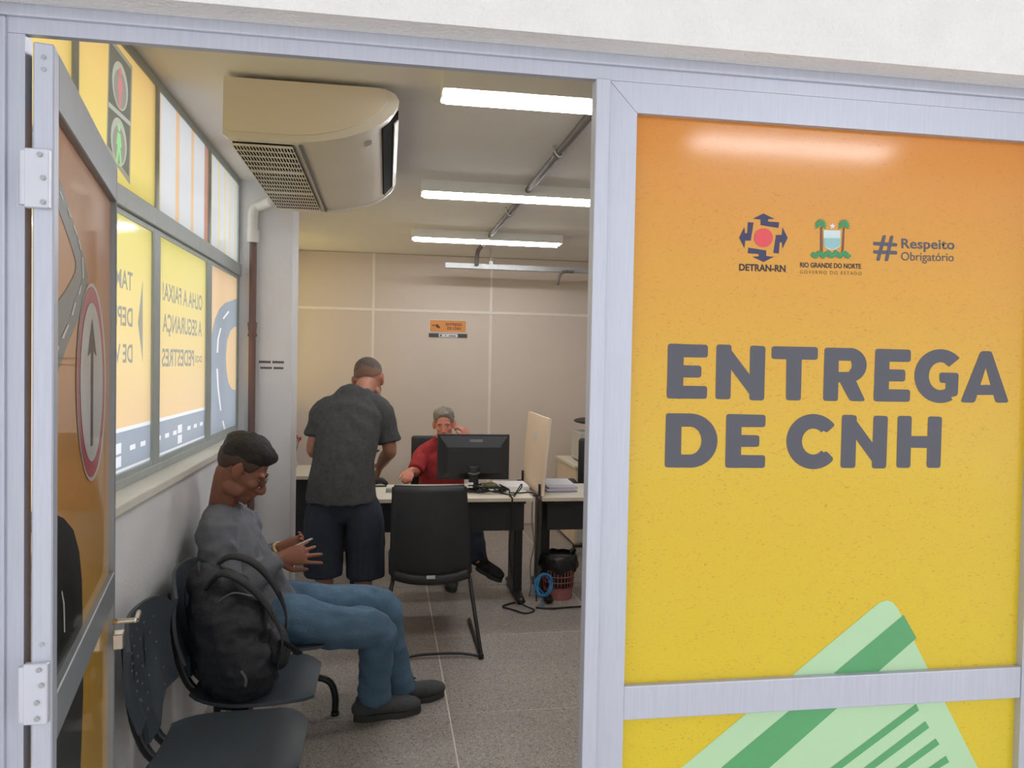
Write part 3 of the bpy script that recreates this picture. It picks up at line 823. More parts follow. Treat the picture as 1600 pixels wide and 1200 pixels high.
# drain pipe from the unit down the pillar
dp = thing('drain_pipe', (-.79, 4.86, 0), 'white elbow and brown drain pipe running down the pillar', 'pipe')
a = at(438, 326, Y=4.62); b = at(404, 322, Y=4.86); c = at(396, 335, Y=4.86); d = at(396, 378, Y=4.86)
bm = new(); tube(bm, [Vector((b.x+.11, 4.66, 2.56)), Vector((b.x+.03, 4.83, 2.565)), Vector((c.x, 4.862, 2.53)), Vector((c.x, 4.862, d.z))], .030, n=14, sub=6); el = obj('elbow', bm, M_pvc, dp, True)
bm = new(); cyl(bm, (c.x, 4.862, d.z-.004), (c.x, 4.862, d.z+.07), .036); obj('collar', bm, M_pvc, el, 'auto')
bm = new(); cyl(bm, (c.x, 4.864, .0), (c.x, 4.864, d.z), .021); obj('down_pipe', bm, M_brown, dp, 'auto')
zz = at(397, 522, Y=4.86).z
bm = new(); cyl(bm, (c.x, 4.864, zz+.01), (c.x, 4.864, zz+.07), .023, .028); cyl(bm, (c.x, 4.864, zz-.015), (c.x, 4.864, zz+.005), .027); obj('coupling', bm, M_brown, dp, 'auto')

# conduit on the ceiling and cable tray at the back
cd = thing('conduit_pipe', (.82, 3.0, CEIL-.04), 'dark grey conduit running along the ceiling past the lamps', 'pipe')
xp = .822
bm = new(); tube(bm, [(xp, 1.6, CEIL-.03), (xp, 4.0, CEIL-.03), (xp, 6.9, CEIL-.03), (xp-.005, 7.08, CEIL-.036), (xp-.01, 7.16, CEIL-.07), (xp-.012, 7.18, CEIL-.17)], .019, n=10, sub=5); obj('pipe', bm, M_greypipe, cd, True)
for y in (2.2, 3.75, 5.3, 6.75):
    bm = new(); tube(bm, [(xp-.03, y, CEIL), (xp-.024, y, CEIL-.03), (xp, y, CEIL-.056), (xp+.024, y, CEIL-.03), (xp+.03, y, CEIL)], (.006), n=6, sub=3); obj('clamp', bm, M_zinc, cd, True)
    bm = new(); cyl(bm, (xp, y+.03, CEIL-.03), (xp, y+.08, CEIL-.03), .023); obj('coupling', bm, M_greypipe, cd, 'auto')
ty = 7.2
ta = at(696, 410, Y=ty); tb = at(696, 418, Y=ty)
tray = thing('cable_tray', (1.8, ty, tb.z), 'galvanised cable tray hanging under the ceiling at the back', 'cable tray')
bm = new(); box(bm, ta.x, 3.58, ty, ty+.004, tb.z, ta.z); box(bm, ta.x, 3.58, ty, ty+.05, tb.z, tb.z+.003); box(bm, ta.x, 3.58, ty+.046, ty+.05, tb.z, ta.z); obj('channel', bm, M_zinc, tray)
hx = at(767, 405, Y=ty).x
for x in (hx, 2.6):
    bm = new(); cyl(bm, (x, ty+.025, tb.z), (x, ty+.025, CEIL), .004, n=8); box(bm, x-.018, x+.018, ty-.002, ty+.052, ta.z-.002, ta.z+.028); obj('hanger', bm, M_zinc, tray)
p1 = at(880, 425, Y=ty-.02); p2 = at(871, 445, Y=ty-.02)
bm = new(); tube(bm, [p1+Vector((.10, 0, .004)), p1, (p1+p2)/2+Vector((-.012, 0, .012)), p2], .014, n=8, sub=4)
obj('cable_conduit', bm, M_greypipe, None, True, label='short bent dark conduit drooping from the cable tray', cat='pipe')

# sign on the back wall
a = at(672, 500, Y=BACK-.01); b = at(728, 519.5, Y=BACK-.01)
sg = thing('wall_sign', ((a.x+b.x)/2, BACK, 1.90), 'small orange sign reading ENTREGA DE CNH on the back wall', 'sign')
M_so = mat('orange_sign_face', (222, 146, 70), .5, var=.03)
bm = new(); box(bm, a.x-.006, b.x+.006, BACK-.006, BACK, b.z-.006, a.z+.006); obj('plate', bm, M_paper, sg)
bm = new(); box(bm, a.x, b.x, BACK-.0075, BACK-.005, b.z, a.z); obj('face', bm, M_so, sg)
M_sb = mat('sign_brown_ink', (110, 60, 36), .6)
w_, h_ = b.x-a.x, a.z-b.z
def SP(u, v): return Vector((a.x+u*w_, BACK-.0082, b.z+v*h_))
text_on('lettering', 'ENTREGA', SP(.44, .55), SP(.89, .55), SP(.44, .80), M_sb, sg, .03)
text_on('lettering', 'DE CNH', SP(.48, .2), SP(.85, .2), SP(.48, .45), M_sb, sg, .03)
bm = new(); poly(bm, [SP(.15, .62), SP(.21, .66), SP(.28, .42), SP(.27, .3), SP(.20, .33), SP(.15, .5)]); poly(bm, [SP(.06, .6), SP(.13, .6), SP(.13, .5), SP(.06, .5)]); obj('hand_icon', bm, M_sb, sg)
c = at(670, 520.5, Y=BACK-.01); d = at(730, 528, Y=BACK-.01)
bm = new(); box(bm, c.x, d.x, BACK-.006, BACK, d.z, c.z); bar_ = obj('strip', bm, mat('sign_charcoal', (66, 66, 64), .5), sg)
u0, u1 = c.x+(d.x-c.x)*.26, c.x+(d.x-c.x)*.75
bm = new(); box(bm, u0, u1, BACK-.0075, BACK-.005, d.z+.003, c.z-.003); obj('logo_field', bm, M_paper, bar_)
zc_ = (c.z+d.z)/2
bm = new()
for u, r in ((.11, .011), (.36, .006)):
    x = u0+(u1-u0)*u; poly(bm, [(x+r*math.cos(2*PI*k/10), BACK-.0082, zc_+r*math.sin(2*PI*k/10)) for k in range(10)])
poly(bm, [(u0+(u1-u0)*.53, BACK-.0082, zc_-.008), (u0+(u1-u0)*.9, BACK-.0082, zc_-.008), (u0+(u1-u0)*.9, BACK-.0082, zc_+.002), (u0+(u1-u0)*.53, BACK-.0082, zc_+.002)])
obj('logo_marks', bm, M_ink, bar_, kind='stuff')

# paper notice on the pillar: two lines of print too small to read
nt_ = thing('notice', (-.69, 4.9, 1.55), 'small white notice with two black lines on the pillar', 'notice')
a = at(404, 558, Y=4.899); b = at(446, 600, Y=4.899)
bm = new(); box(bm, a.x, b.x, 4.8975, 4.8995, b.z, a.z); obj('sheet', bm, M_wall, nt_)
bm = new()
for (x0, x1, y0, y1), n in (((405, 444, 563.5, 568), 15), ((407, 443, 573, 577), 14)):
    p, q = at(x0, y0, Y=4.897), at(x1, y1, Y=4.897)
    for i in range(n):
        if i == n//2: continue
        u = p.x+(q.x-p.x)*i/n; poly(bm, [(u, 4.897, q.z), (u+(q.x-p.x)/n*.8, 4.897, q.z), (u+(q.x-p.x)/n*.8, 4.897, p.z), (u, 4.897, p.z)])
obj('print_marks', bm, M_dark, nt_, kind='stuff')

# ---------------------------------------------------------------- joined waiting chairs
bench = thing('waiting_bench', (-.5, 3.0, 0), 'row of three joined charcoal plastic waiting chairs under the window', 'bench')
def shell_mesh(kind):
    """seat or back shell of a waiting chair, centred on y=0, thickness added"""
    bm = new(); nu, nv = 20, 14
    V = []
    for i in range(nv+1):
        v = i/nv; row = []
        for j in range(nu+1):
            u = -1+2*j/nu
            if kind == 'seat':
                # v 0 back .. 1 front; super-ellipse outline
                x = -.67+.43*v
                hw = .228*(1-abs(2*v-1)**5*.32)*(.86+.14*min(1, v*2.5))
                y = u*hw
                z = .452-.022*math.sin(v*PI)*(1-.5*u*u)+.012*abs(u)**3-.05*max(0, v-.82)**1.2*3
                row.append(bm.verts.new((x, y, z)))
            else:
                # narrows to a stem in the middle of the lower edge
                t = min(1, max(0, (abs(u)-.27)/.22)); zb_ = .485+.10*t*t*(3-2*t)
                z = zb_+(.885-.055*abs(u)**5-zb_)*v
                y = u*.226*(1-.10*(1-v)*abs(u))
                x = -.695-.055*v+.05*u*u*(.4+.6*v)-.02*math.sin(v*PI)
                row.append(bm.verts.new((x, y, z)))
        V.append(row)
    for i in range(nv):
        for j in range(nu):
            bm.faces.new((V[i][j], V[i][j+1], V[i+1][j+1], V[i+1][j]))
    bmesh.ops.recalc_face_normals(bm, faces=bm.faces)
    g = bmesh.ops.solidify(bm, geom=bm.faces[:], thickness=.011)
    return bm
for k, cy in enumerate((2.50, 3.0, 3.5)):
    bm = shell_mesh('seat'); bmesh.ops.translate(bm, vec=(0, cy, 0), verts=bm.verts); st = obj('seat', bm, M_shell, bench, 'auto')
    bm = shell_mesh('back'); bmesh.ops.translate(bm, vec=(0, cy, 0), verts=bm.verts); bk = obj('backrest', bm, M_shell, bench, 'auto')
    if k == 0:
        bm = new()
        for r in range(6):
            for s in range(5 if r % 2 else 4):
                z = .61+r*.042; y = cy+(s-(2 if r % 2 else 1.5))*.06
                u = (y-cy)/.226; t = min(1, max(0, (abs(u)-.27)/.22)); zb_ = .485+.10*t*t*(3-2*t); v = (z-zb_)/(.885-.055*abs(u)**5-zb_)
                x = -.695-.055*v+.05*u*u*(.4+.6*v)-.02*math.sin(v*PI)
                xf = max((w.co.x for w in bk.data.vertices if abs(w.co.y+ROOTM[bench.name].translation.y-y) < .02 and abs(w.co.z-z) < .03), default=x-ROOTM[bench.name].translation.x)+ROOTM[bench.name].translation.x
                ball(bm, (xf-.001, y, z), (.003, .0045, .0045), u=8, v=5)
        obj('vent_hole', bm, mat('vent_hole_grey', (98, 104, 110), .6), bk, kind='stuff')
    for s in (-.055, .055):
        bm = new(); tube(bm, [(-.752, cy+s, .80), (-.738, cy+s, .62), (-.716, cy+s, .52), (-.675, cy+s, .445), (-.60, cy+s, .418), (-.45, cy+s, .415), (-.33, cy+s, .42)], [(.011, .016)]*7, n=10, sub=4, side=(0, 1, 0)); obj('support_tube', bm, M_blackm, bench, True)
bm = new(); box(bm, -.53, -.47, 2.25, 3.78, .345, .40, .004); obj('beam', bm, M_blackm, bench)
for y in (2.55, 3.66):
    bm = new(); box(bm, -.525, -.475, y-.025, y+.025, .17, .345); lg = obj('leg', bm, M_blackm, bench)
    bm = new(); tube(bm, [(-.735, y, .016), (-.735, y, .10), (-.70, y, .165), (-.62, y, .185), (-.36, y, .185), (-.25, y, .165), (-.215, y, .10), (-.213, y, .016)], .016, n=10, sub=4); tube(bm, [(-.213, y, 0), (-.213, y, .016)], .019, n=10, sub=1); tube(bm, [(-.735, y, 0), (-.735, y, .016)], .019, n=10, sub=1); obj('foot_arch', bm, M_blackm, lg, True)

# ---------------------------------------------------------------- backpack on the middle chair
bp = thing('backpack', (-.52, 2.98, .45), 'black backpack with loose straps on the middle waiting chair', 'backpack')
M_nylon = mat('black_nylon', (35, 38, 46), .7, var=.12, scale=14, bump=.35, bscale=70)
M_nylon2 = mat('black_webbing', (26, 28, 34), .75, var=.1, bump=.2, bscale=200)
bm = new()
rt = Euler((math.radians(4), math.radians(-14), math.radians(8)))
def BP(x, y, z): return Vector((-.50, 2.98, .455))+rt.to_matrix() @ Vector((x, y, z))
tube(bm, [BP(0, 0, .045), BP(0, 0, .14), BP(-.005, 0, .25), BP(-.02, 0, .34), BP(-.04, 0, .405)], [(.185, .125), (.20, .135), (.19, .125), (.165, .105), (.09, .06)], n=22, sub=4, side=(0, 1, 0), round_cap=True)
ball(bm, BP(.07, -.01, .12), (.10, .15, .11), rt); ball(bm, BP(.05, -.06, .24), (.085, .11, .10), rt); ball(bm, BP(.02, -.15, .13), (.10, .07, .11), rt)
organic('pack_body', bm, M_nylon, bp, .009, 3, .015, (10, 10, 15))
bm = new(); ball(bm, BP(.135, -.02, .11), (.05, .125, .085), rt); organic('front_pocket', bm, M_nylon, bp, .008, 2, .006, (18, 18, 18))
for pts in ([BP(-.03, -.07, .41), BP(.03, -.09, .45), BP(.10, -.08, .38), BP(.15, -.10, .28), BP(.17, -.13, .17), BP(.13, -.17, .08)],
            [BP(-.03, .05, .42), BP(.05, .05, .46), BP(.13, .07, .40), BP(.18, .08, .28), BP(.19, .07, .16), BP(.15, .05, .06)]):
    bm = new(); tube(bm, pts, [(.028, .008), (.032, .010), (.034, .011), (.030, .009), (.016, .004), (.014, .004)], n=10, sub=5, side=(0, 1, 0)); sp_ = obj('shoulder_strap', bm, M_nylon2, bp, True)
    bm = new(); obox(bm, Matrix.Translation(pts[3]+Vector((.012, 0, -.02))) @ rt.to_matrix().to_4x4(), .014, .04, .03, .003); obj('buckle', bm, M_blackm, sp_)
bm = new(); tube(bm, [BP(-.05, -.05, .41), BP(-.05, -.04, .46), BP(-.05, .0, .475), BP(-.05, .04, .46), BP(-.05, .05, .41)], [(.008, .012)]*5, n=8, sub=4); obj('grab_handle', bm, M_nylon2, bp, True)
bm = new(); tube(bm, [BP(-.02, -.14, .36), BP(.05, -.15, .39), BP(.11, -.13, .35)], .003, n=6, sub=5); obj('zip', bm, mat('dull_zip', (96, 98, 102), .5), bp, True)
bm = new(); tube(bm, [BP(.02, -.225, .14), BP(.03, -.228, .11), BP(.02, -.226, .08)], [(.006, .003)]*3, n=6, sub=3); obj('zip_pull', bm, mat('dull_zip', (96, 98, 102), .5), bp, True)
bm = new(); tube(bm, [BP(.16, -.12, .16), BP(.20, -.10, .10), BP(.21, -.04, .05), BP(.19, .03, .03)], [(.012, .003)]*4, n=8, sub=5); obj('webbing_tail', bm, M_nylon2, bp, True)

# ---------------------------------------------------------------- desks
def desk(x0, x1, y0, y1, label, panel_to, legs=(1, 1), front=True):
    t = thing('office_desk', ((x0+x1)/2, (y0+y1)/2, 0), label, 'desk', 'office desks')
    bm = new(); box(bm, x0, x1, y0, y1, .717, .74); tp = obj('desk_top', bm, M_desk, t)
    bm = new()
    box(bm, x0-.001, x1+.001, y0-.002, y0, .7165, .7395); box(bm, x0-.001, x1+.001, y1, y1+.002, .7165, .7395); box(bm, x0-.002, x0, y0, y1, .7165, .7395); box(bm, x1, x1+.002, y0, y1, .7165, .7395)
    obj('edge_band', bm, M_deskedge, tp)
    bm = new(); box(bm, x0+.05, x1-.05, y0+.07, y0+.088, panel_to, .70); obj('modesty_panel', bm, M_modesty, t)
    for x in (x0+.035, x1-.095):
        bm = new(); box(bm, x, x+.06, y0+.19, y1-.17, .04, .70, .006); box(bm, x+.005, x+.055, y0+.06, y1-.06, .69, .717); lg = obj('leg', bm, M_blackm, t)
        bm = new(); tube(bm, [(x+.03, y0+.02, .028), (x+.03, y0+.2, .034), (x+.03, y1-.2, .034), (x+.03, y1-.03, .028)], [(.028, .018), (.03, .03), (.03, .03), (.028, .018)], n=10, sub=3, side=(1, 0, 0)); obj('foot', bm, M_blackm, lg, True)
        for y in (y0+.05, y1-.06):
            bm = new(); cyl(bm, (x+.03, y, 0), (x+.03, y, .02), .016, n=10); obj('glide', bm, M_blackm, lg)
    return t
DX1 = 1.0
desk(-.26, DX1, 5.17, 5.79, 'white-topped office desk with black modesty panel under the monitor', .505)
desk(1.065, 2.4, 5.17, 5.79, 'white-topped office desk right of the dividing screen', .505)
ld = desk(-.88, -.15, 6.24, 6.90, 'white-topped office desk behind the pillar near the back wall', .12)

# dividing screen between the two desks
dv = thing('desk_divider', (1.08, 5.6, .74), 'pale upright dividing screen clamped between the desks', 'divider')
M_div = mat('divider_board', (232, 212, 192), .5, var=.02)
b0, b1 = at(846, 770, Y=5.2), at(815, 748, Y=6.0); t0, t1 = at(858, 655, Y=5.2), at(826, 642, Y=6.0)
zb, zt_ = .745, 1.277
bm = new(); n0 = [Vector((b0.x, 5.2, zb)), Vector((b1.x, 6.0, zb)), Vector((t1.x, 6.0, zt_)), Vector((t0.x, 5.2, zt_))]
A = [bm.verts.new(p) for p in n0]; B = [bm.verts.new(p+Vector((.018, 0, 0))) for p in n0]
bm.faces.new(A[::-1]); bm.faces.new(B)
for i in range(4): bm.faces.new((A[i], A[(i+1) % 4], B[(i+1) % 4], B[i]))
obj('board', bm, M_div, dv)
for y in (5.24, 5.92):
    xb = b0.x+(b1.x-b0.x)*(y-5.2)/.8
    bm = new(); box(bm, xb-.014, xb, y-.012, y+.012, .74, .825, .003); box(bm, xb-.05, xb, y-.014, y+.014, .74, .752, .003); obj('clamp', bm, M_blackm, dv)
def div_x(y, z):
    f = (y-5.2)/.8; g = (z-zb)/(zt_-zb)
    lo = b0.x+(b1.x-b0.x)*f; hi = t0.x+(t1.x-t0.x)*f
    return lo+(hi-lo)*g-.001
bm = new(); poly(bm, [Vector((div_x(y, z), y, z)) for y, z in ((5.58, 1.08), (5.66, 1.08), (5.66, 1.15), (5.58, 1.15))]); st_ = obj('sticker', bm, mat('pale_blue_sticker', (196, 208, 222), .5), dv)

# ---------------------------------------------------------------- things on the desks
def monitor(cx, cy, rz, w, h, zb, label, z0=.74):
    t = thing('monitor', (cx, cy, z0), label, 'monitor', rz=rz)
    M = Matrix.Translation((cx, cy, 0)) @ Matrix.Rotation(rz, 4, 'Z')
    def add(nm, bm, m, par, sm=False):
        bmesh.ops.transform(bm, matrix=M, verts=bm.verts); return obj(nm, bm, m, par, sm)
    bm = new(); box(bm, -w/2, w/2, -.005, .022, zb, zb+h, .004)
    hs = add('housing', bm, M_black, t)
    bm = new()
    A = [(-w/2+.012, -.005, zb+.012), (w/2-.012, -.005, zb+.012), (w/2-.012, -.005, zb+h-.012), (-w/2+.012, -.005, zb+h-.012)]
    B = [(-w*.36, -.036, zb+.05), (w*.36, -.036, zb+.05), (w*.36, -.036, zb+h*.72), (-w*.36, -.036, zb+h*.72)]
    va = [bm.verts.new(p) for p in A]; vb = [bm.verts.new(p) for p in B]
    bm.faces.new(vb)
    for i in range(4): bm.faces.new((va[i], va[(i+1) % 4], vb[(i+1) % 4], vb[i]))
    add('back_cover', bm, M_black, hs)
    bm = new(); box(bm, -w*.39, w*.39, -.034, -.026, zb+h*.725, zb+h*.735); add('vent_line', bm, mat('grey_vent', (88, 90, 94), .5), hs)
    bm = new(); box(bm, -.03, .065, -.0215, -.012, zb+h*.83, zb+h*.89); add('badge', bm, mat('grey_label', (130, 132, 134), .5), hs)
    bm = new(); box(bm, -w/2+.008, w/2-.008, .022, .0225, zb+.015, zb+h-.01); add('screen', bm, mat('dark_screen', (16, 18, 22), .12), hs)
    bm = new(); tube(bm, [(0, -.055, z0+.012), (0, -.05, zb+.02), (0, -.04, zb+.10)], [(.038, .016), (.034, .014), (.04, .012)], n=12, sub=4, side=(1, 0, 0)); add('stand', bm, M_black, t, True)
    bm = new(); cyl(bm, (0, -.02, z0), (0, -.02, z0+.014), .115, .105, n=28); add('base', bm, M_black, t, 'auto')
    bm = new(); tube(bm, [(-.04, -.062, zb+.055), (0, -.068, zb+.045), (.04, -.062, zb+.055)], [(.012, .008)]*3, n=8, sub=3); add('stand_collar', bm, mat('dark_grey_collar', (76, 84, 90), .5), t, True)
    return t
a, b = at(684, 680, Y=5.52), at(795, 748, Y=5.52)
monitor((a.x+b.x)/2, 5.53, math.radians(-2), b.x-a.x, a.z-b.z+.012, b.z-.005, 'black monitor seen from behind on the desk')
monitor(-.40, 6.52, math.radians(10), .42, .27, .86, 'black monitor on the far left desk, mostly behind the standing man')

def cable(name, pts, r, label, m=M_cable, sub=6):
    bm = new(); tube(bm, pts, r, n=8, sub=sub); return obj(name, bm, m, None, True, label=label, cat='cable')
mx, my = .655, 5.40
rnd = random.Random(3)
tg = []
for k in range(46):
    a = k*.83; r = .045+.05*abs(math.sin(k*1.37))
    tg.append((mx+.07+r*1.35*math.cos(a)+.02*rnd.random(), my-.0+r*.8*math.sin(a), .748+.006*(k % 7)+.012*rnd.random()))
cable('cable_tangle', tg, .0042, 'tangle of black cables around the monitor foot', sub=3)
p = at(722, 754, Y=5.42)
bm = new(); box(bm, mx-.085, mx-.045, 5.37, 5.385, .80, .815, .002); box(bm, mx-.115, mx-.05, 5.36, 5.375, .782, .79, .002)
bm2 = bm; obj('cable_plug', bm2, M_paper, None, label='small white cable plug behind the visitor chair', cat='plug')
bm = new(); ball(bm, (mx+.085, 5.44, .785), (.055, .04, .022)); obj('headset_pad', bm, mat('olive_pad', (96, 98, 62), .6), None, True, label='olive coloured pad among the cables on the desk', cat='pad')
cable('power_cable', [(mx+.15, 5.44, .79), (mx+.2, 5.33, .77), (.845, 5.22, .75), (.852, 5.163, .742), (.852, 5.158, .70), (.85, 5.158, .55), (.838, 5.165, .40), (.865, 5.175, .20), (.86, 5.14, .12), (.93, 5.12, .03), (1.0, 5.06, .007), (.93, 5.0, .007), (.86, 5.08, .007), (.80, 5.16, .007), (.90, 5.24, .007)], .0055, 'black power cable hanging over the front edge of the desk')
cable('loop_cable', [(.80, 5.35, .746), (.87, 5.24, .75), (.90, 5.22, .79), (.925, 5.23, .825), (.93, 5.25, .80), (.90, 5.25, .762), (.87, 5.2, .746)], .0045, 'thin black cable standing up in a loop on the desk')
cable('thin_cable', [(.86, 5.36, .745), (.94, 5.35, .745), (1.01, 5.37, .745), (1.045, 5.27, .745), (1.05, 5.18, .742), (1.032, 5.155, .70), (1.03, 5.15, .5), (1.025, 5.16, .25), (1.035, 5.17, .03)], .0045, 'thin black cable dropping between the two desks')
cable('grey_cable', [(1.018, 5.3, .70), (1.015, 5.28, .55), (1.03, 5.27, .40), (1.012, 5.3, .25), (1.02, 5.3, .1), (1.015, 5.33, .02)], .004, 'thin grey cable hanging between the desk legs', mat('grey_cable', (120, 118, 114), .5))
bc = []
for k in range(60):
    a = k*2*PI/13.3; r = .062+.010*math.sin(k*.9)
    bc.append((1.075+r*math.cos(a)+.012*math.sin(k*.21), 5.13+.03*math.sin(a*1.0+.4)+.01*math.cos(k*.33), .155+r*.8*math.sin(a)+.012*math.sin(k*.5)))
bc += [(1.07, 5.12, .10), (1.06, 5.10, .05), (1.075, 5.09, .01)]
cable('blue_network_cable', bc, .004, 'coiled blue network cable hanging at the desk leg', M_blue, 3)
cable('floor_cable', [(1.02, 5.11, .008), (1.12, 5.08, .008), (1.3, 5.10, .008), (1.7, 5.13, .008), (2.2, 5.15, .008)], .006, 'black cable lying along the floor by the bin')

# papers
def stack(x0, y0, w, d, n, z0, label, mats, jit=.02, seed=1):
    t = thing('paper_stack', (x0+w/2, y0+d/2, z0), label, 'papers')
    r = random.Random(seed); z = z0
    for k in range(n):
        h = .008+.006*r.random(); bm = new(); a = (r.random()-.5)*jit*6
        obox(bm, Matrix.Translation((x0+w/2+(r.random()-.5)*jit, y0+d/2+(r.random()-.5)*jit, z+h/2)) @ Matrix.Rotation(a, 4, 'Z'), w, d, h-.0006)
        obj('sheaf', bm, mats[k % len(mats)], t); z += h
stack(.80, 5.49, .23, .28, 2, .74, 'white papers lying between the monitor and the divider', [M_paper], .006, 2)
stack(1.14, 5.38, .21, .29, 5, .74, 'stack of white and lilac papers right of the divider', [M_paperv, M_paper, M_paperv, M_paper, M_paper], .02, 5)
st = thing('stapler', (-.04, 5.70, .74), 'small black stapler at the back edge of the desk', 'stapler')
bm = new(); tube(bm, [(-.09, 5.70, .765), (-.03, 5.70, .785), (.01, 5.70, .765)], [.018, .024, .016], n=10, sub=4, round_cap=True); obj('arm', bm, M_black, st, True)
bm = new(); box(bm, -.10, .015, 5.685, 5.715, .74, .748); obj('base', bm, M_black, st)
a = at(605, 769, Z=.74)
bm = new(); box(bm, a.x-.01, a.x+.05, a.y-.03, a.y+.03, .74, .765, .004); obj('clip_box', bm, mat('grey_clip_box', (150, 152, 148), .5), None, label='small grey clip box beside the visitor chair on the desk', cat='box')

# ---------------------------------------------------------------- visitor chair, seen from behind
vc = thing('visitor_chair', (.27, 4.6, 0), 'black padded visitor chair on a sled base facing the desk', 'chair')
bm = new()
nu, nv = 14, 14; V = []
for i in range(nv+1):
    v = i/nv
    row = []
    for j in range(nu+1):
        u = -1+2*j/nu
        hw = .205+.03*(1-v)
        z = .41+.535*v-.035*(1-u*u)*(1-v)**3*0-.03*(1-v)**4*(1-u*u)
        y = 4.53-.07*v+.035*u*u-.05*math.sin(v*PI)*.4
        row.append(bm.verts.new((.255+u*hw+.02*(1-v), y, z)))
    V.append(row)
for i in range(nv):
    for j in range(nu): bm.faces.new((V[i][j], V[i][j+1], V[i+1][j+1], V[i+1][j]))
bmesh.ops.recalc_face_normals(bm, faces=bm.faces)
bmesh.ops.solidify(bm, geom=bm.faces[:], thickness=.04)
bmesh.ops.bevel(bm, geom=[e for e in bm.edges if e.calc_face_angle(0) > 1.0], offset=.012, segments=3, affect='EDGES')
obj('backrest', bm, M_leather, vc, True)
bm = new(); box(bm, .03, .51, 4.52, 4.98, .40, .47, .028, 4); obj('seat', bm, M_leather, vc, True)
bm = new(); tube(bm, [(.06, 4.50, .42), (.15, 4.478, .40), (.275, 4.47, .392), (.40, 4.478, .40), (.49, 4.50, .42)], [(.018, .03)]*5, n=10, sub=4, side=(0, 1, 0)); obj('lower_rim', bm, M_leather, vc, True)
bm = new(); box(bm, .245, .295, 4.446, 4.452, .405, .425, .001); obj('maker_tag', bm, mat('tag_silver', (190, 192, 196), .4), vc)
for s, xt, xf in ((-1, .055, .088), (1, .50, .545)):
    bm = new(); tube(bm, [(xt, 4.88, .40), (xt, 4.60, .395), (xt+.002*s, 4.50, .38), (xt+.01*s, 4.44, .30), (xf, 4.275, .03), (xf, 4.27, .012), (xf, 4.34, .011), (xf, 4.90, .011)], .0115, n=10, sub=4); obj('leg', bm, M_blackm, vc, True)
    bm = new(); box(bm, xf-.014, xf+.014, 4.255, 4.29, 0, .03, .003); obj('end_cap', bm, M_blackm, vc)
bm = new(); tube(bm, [(.09, 4.275, .012), (.20, 4.30, .022), (.32, 4.305, .024), (.44, 4.30, .022), (.545, 4.275, .012)], .008, n=8, sub=4); obj('cross_bar', bm, M_blackm, vc, True)

# ---------------------------------------------------------------- office chairs (task chairs on star bases)
def office_chair(cx, cy, rz, label, arms=True, seat_z=.47, top=1.0):
    t = thing('office_chair', (cx, cy, 0), label, 'chair', 'office chairs', rz=rz)
    M = Matrix.Translation((cx, cy, 0)) @ Matrix.Rotation(rz, 4, 'Z')
    def add(nm, bm, m, par, sm=True):
        bmesh.ops.transform(bm, matrix=M, verts=bm.verts); return obj(nm, bm, m, par, sm)
    bm = new(); box(bm, -.24, .24, -.23, .23, seat_z-.07, seat_z, .03, 3); add('seat', bm, M_leather, t)
    bm = new(); box(bm, -.22, .22, .235, .285, seat_z+.08, top, .024, 3); add('backrest', bm, M_leather, t)
    bm = new(); tube(bm, [(0, .05, seat_z-.09), (0, .28, seat_z-.09), (0, .315, seat_z), (0, .30, seat_z+.25)], [(.03, .012)]*4, n=8, sub=4); add('back_bar', bm, M_blackm, t)
    bm = new(); cyl(bm, (0, 0, .09), (0, 0, seat_z-.07), .026); add('column', bm, M_blackm, t)
    for k in range(5):
        a = 2*PI*k/5+.3; c, s = math.cos(a), math.sin(a)
        bm = new(); tube(bm, [(0, 0, .115), (.15*c, .15*s, .10), (.29*c, .29*s, .075)], [(.03, .02), (.025, .018), (.018, .014)], n=8, sub=2); lg = add('base_leg', bm, M_blackm, t)
        bm = new(); cyl(bm, (.29*c-.02*s, .29*s+.02*c, .03), (.29*c+.02*s, .29*s-.02*c, .03), .03); add('caster', bm, M_blackm, lg)
    if arms:
        for s in (-1, 1):
            bm = new(); tube(bm, [(s*.23, .03, seat_z-.06), (s*.29, .03, seat_z-.02), (s*.295, .03, seat_z+.17)], [(.022, .012)]*3, n=8, sub=3); am = add('arm_post', bm, M_blackm, t)
            bm = new(); box(bm, s*.295-.03, s*.295+.03, -.13, .15, seat_z+.17, seat_z+.20, .012); add('arm_pad', bm, M_blackm, am)
    return t
office_chair(.44, 6.42, 0, 'black office chair under the man in the red shirt', arms=False, top=1.02)
p = at(893, 731, Y=6.5)
office_chair(p.x+.30, 6.42, math.radians(-6), 'black office chair with armrests behind the right desk', seat_z=.46)

# ---------------------------------------------------------------- bin with liner, cabinet, printer, flowers
bn = thing('waste_bin', (1.225, 5.36, 0), 'dusty red slotted waste bin with a black liner under the desk', 'bin')
cx, cy = 1.225, 5.36
def ringp(r, z, n=28): return [(cx+r*math.cos(2*PI*k/n), cy+r*math.sin(2*PI*k/n), z) for k in range(n)]
bm = new(); tube(bm, [(cx, cy, 0), (cx, cy, .085)], [.10, .107], n=28, sub=1); obj('bin_base', bm, M_bin, bn, 'auto')
bm = new()
for k in range(28):
    a = 2*PI*k/28; cyl(bm, (cx+.106*math.cos(a), cy+.106*math.sin(a), .08), (cx+.118*math.cos(a), cy+.118*math.sin(a), .27), .0042, n=6)
obj('slat_ring', bm, M_bin, bn, True)
for z, r in ((.125, .11), (.165, .1125), (.205, .115)):
    bm = new(); P = ringp(r, z); tube(bm, P+[P[0]], .004, n=6, sub=1); obj('hoop', bm, M_bin, bn, True)
bm = new(); tube(bm, [(cx, cy, .088), (cx, cy, .25)], [.098, .108], n=20, sub=1); obj('liner_inside', bm, M_bag, bn, 'auto')
bm = new(); nn = 40; rows = []
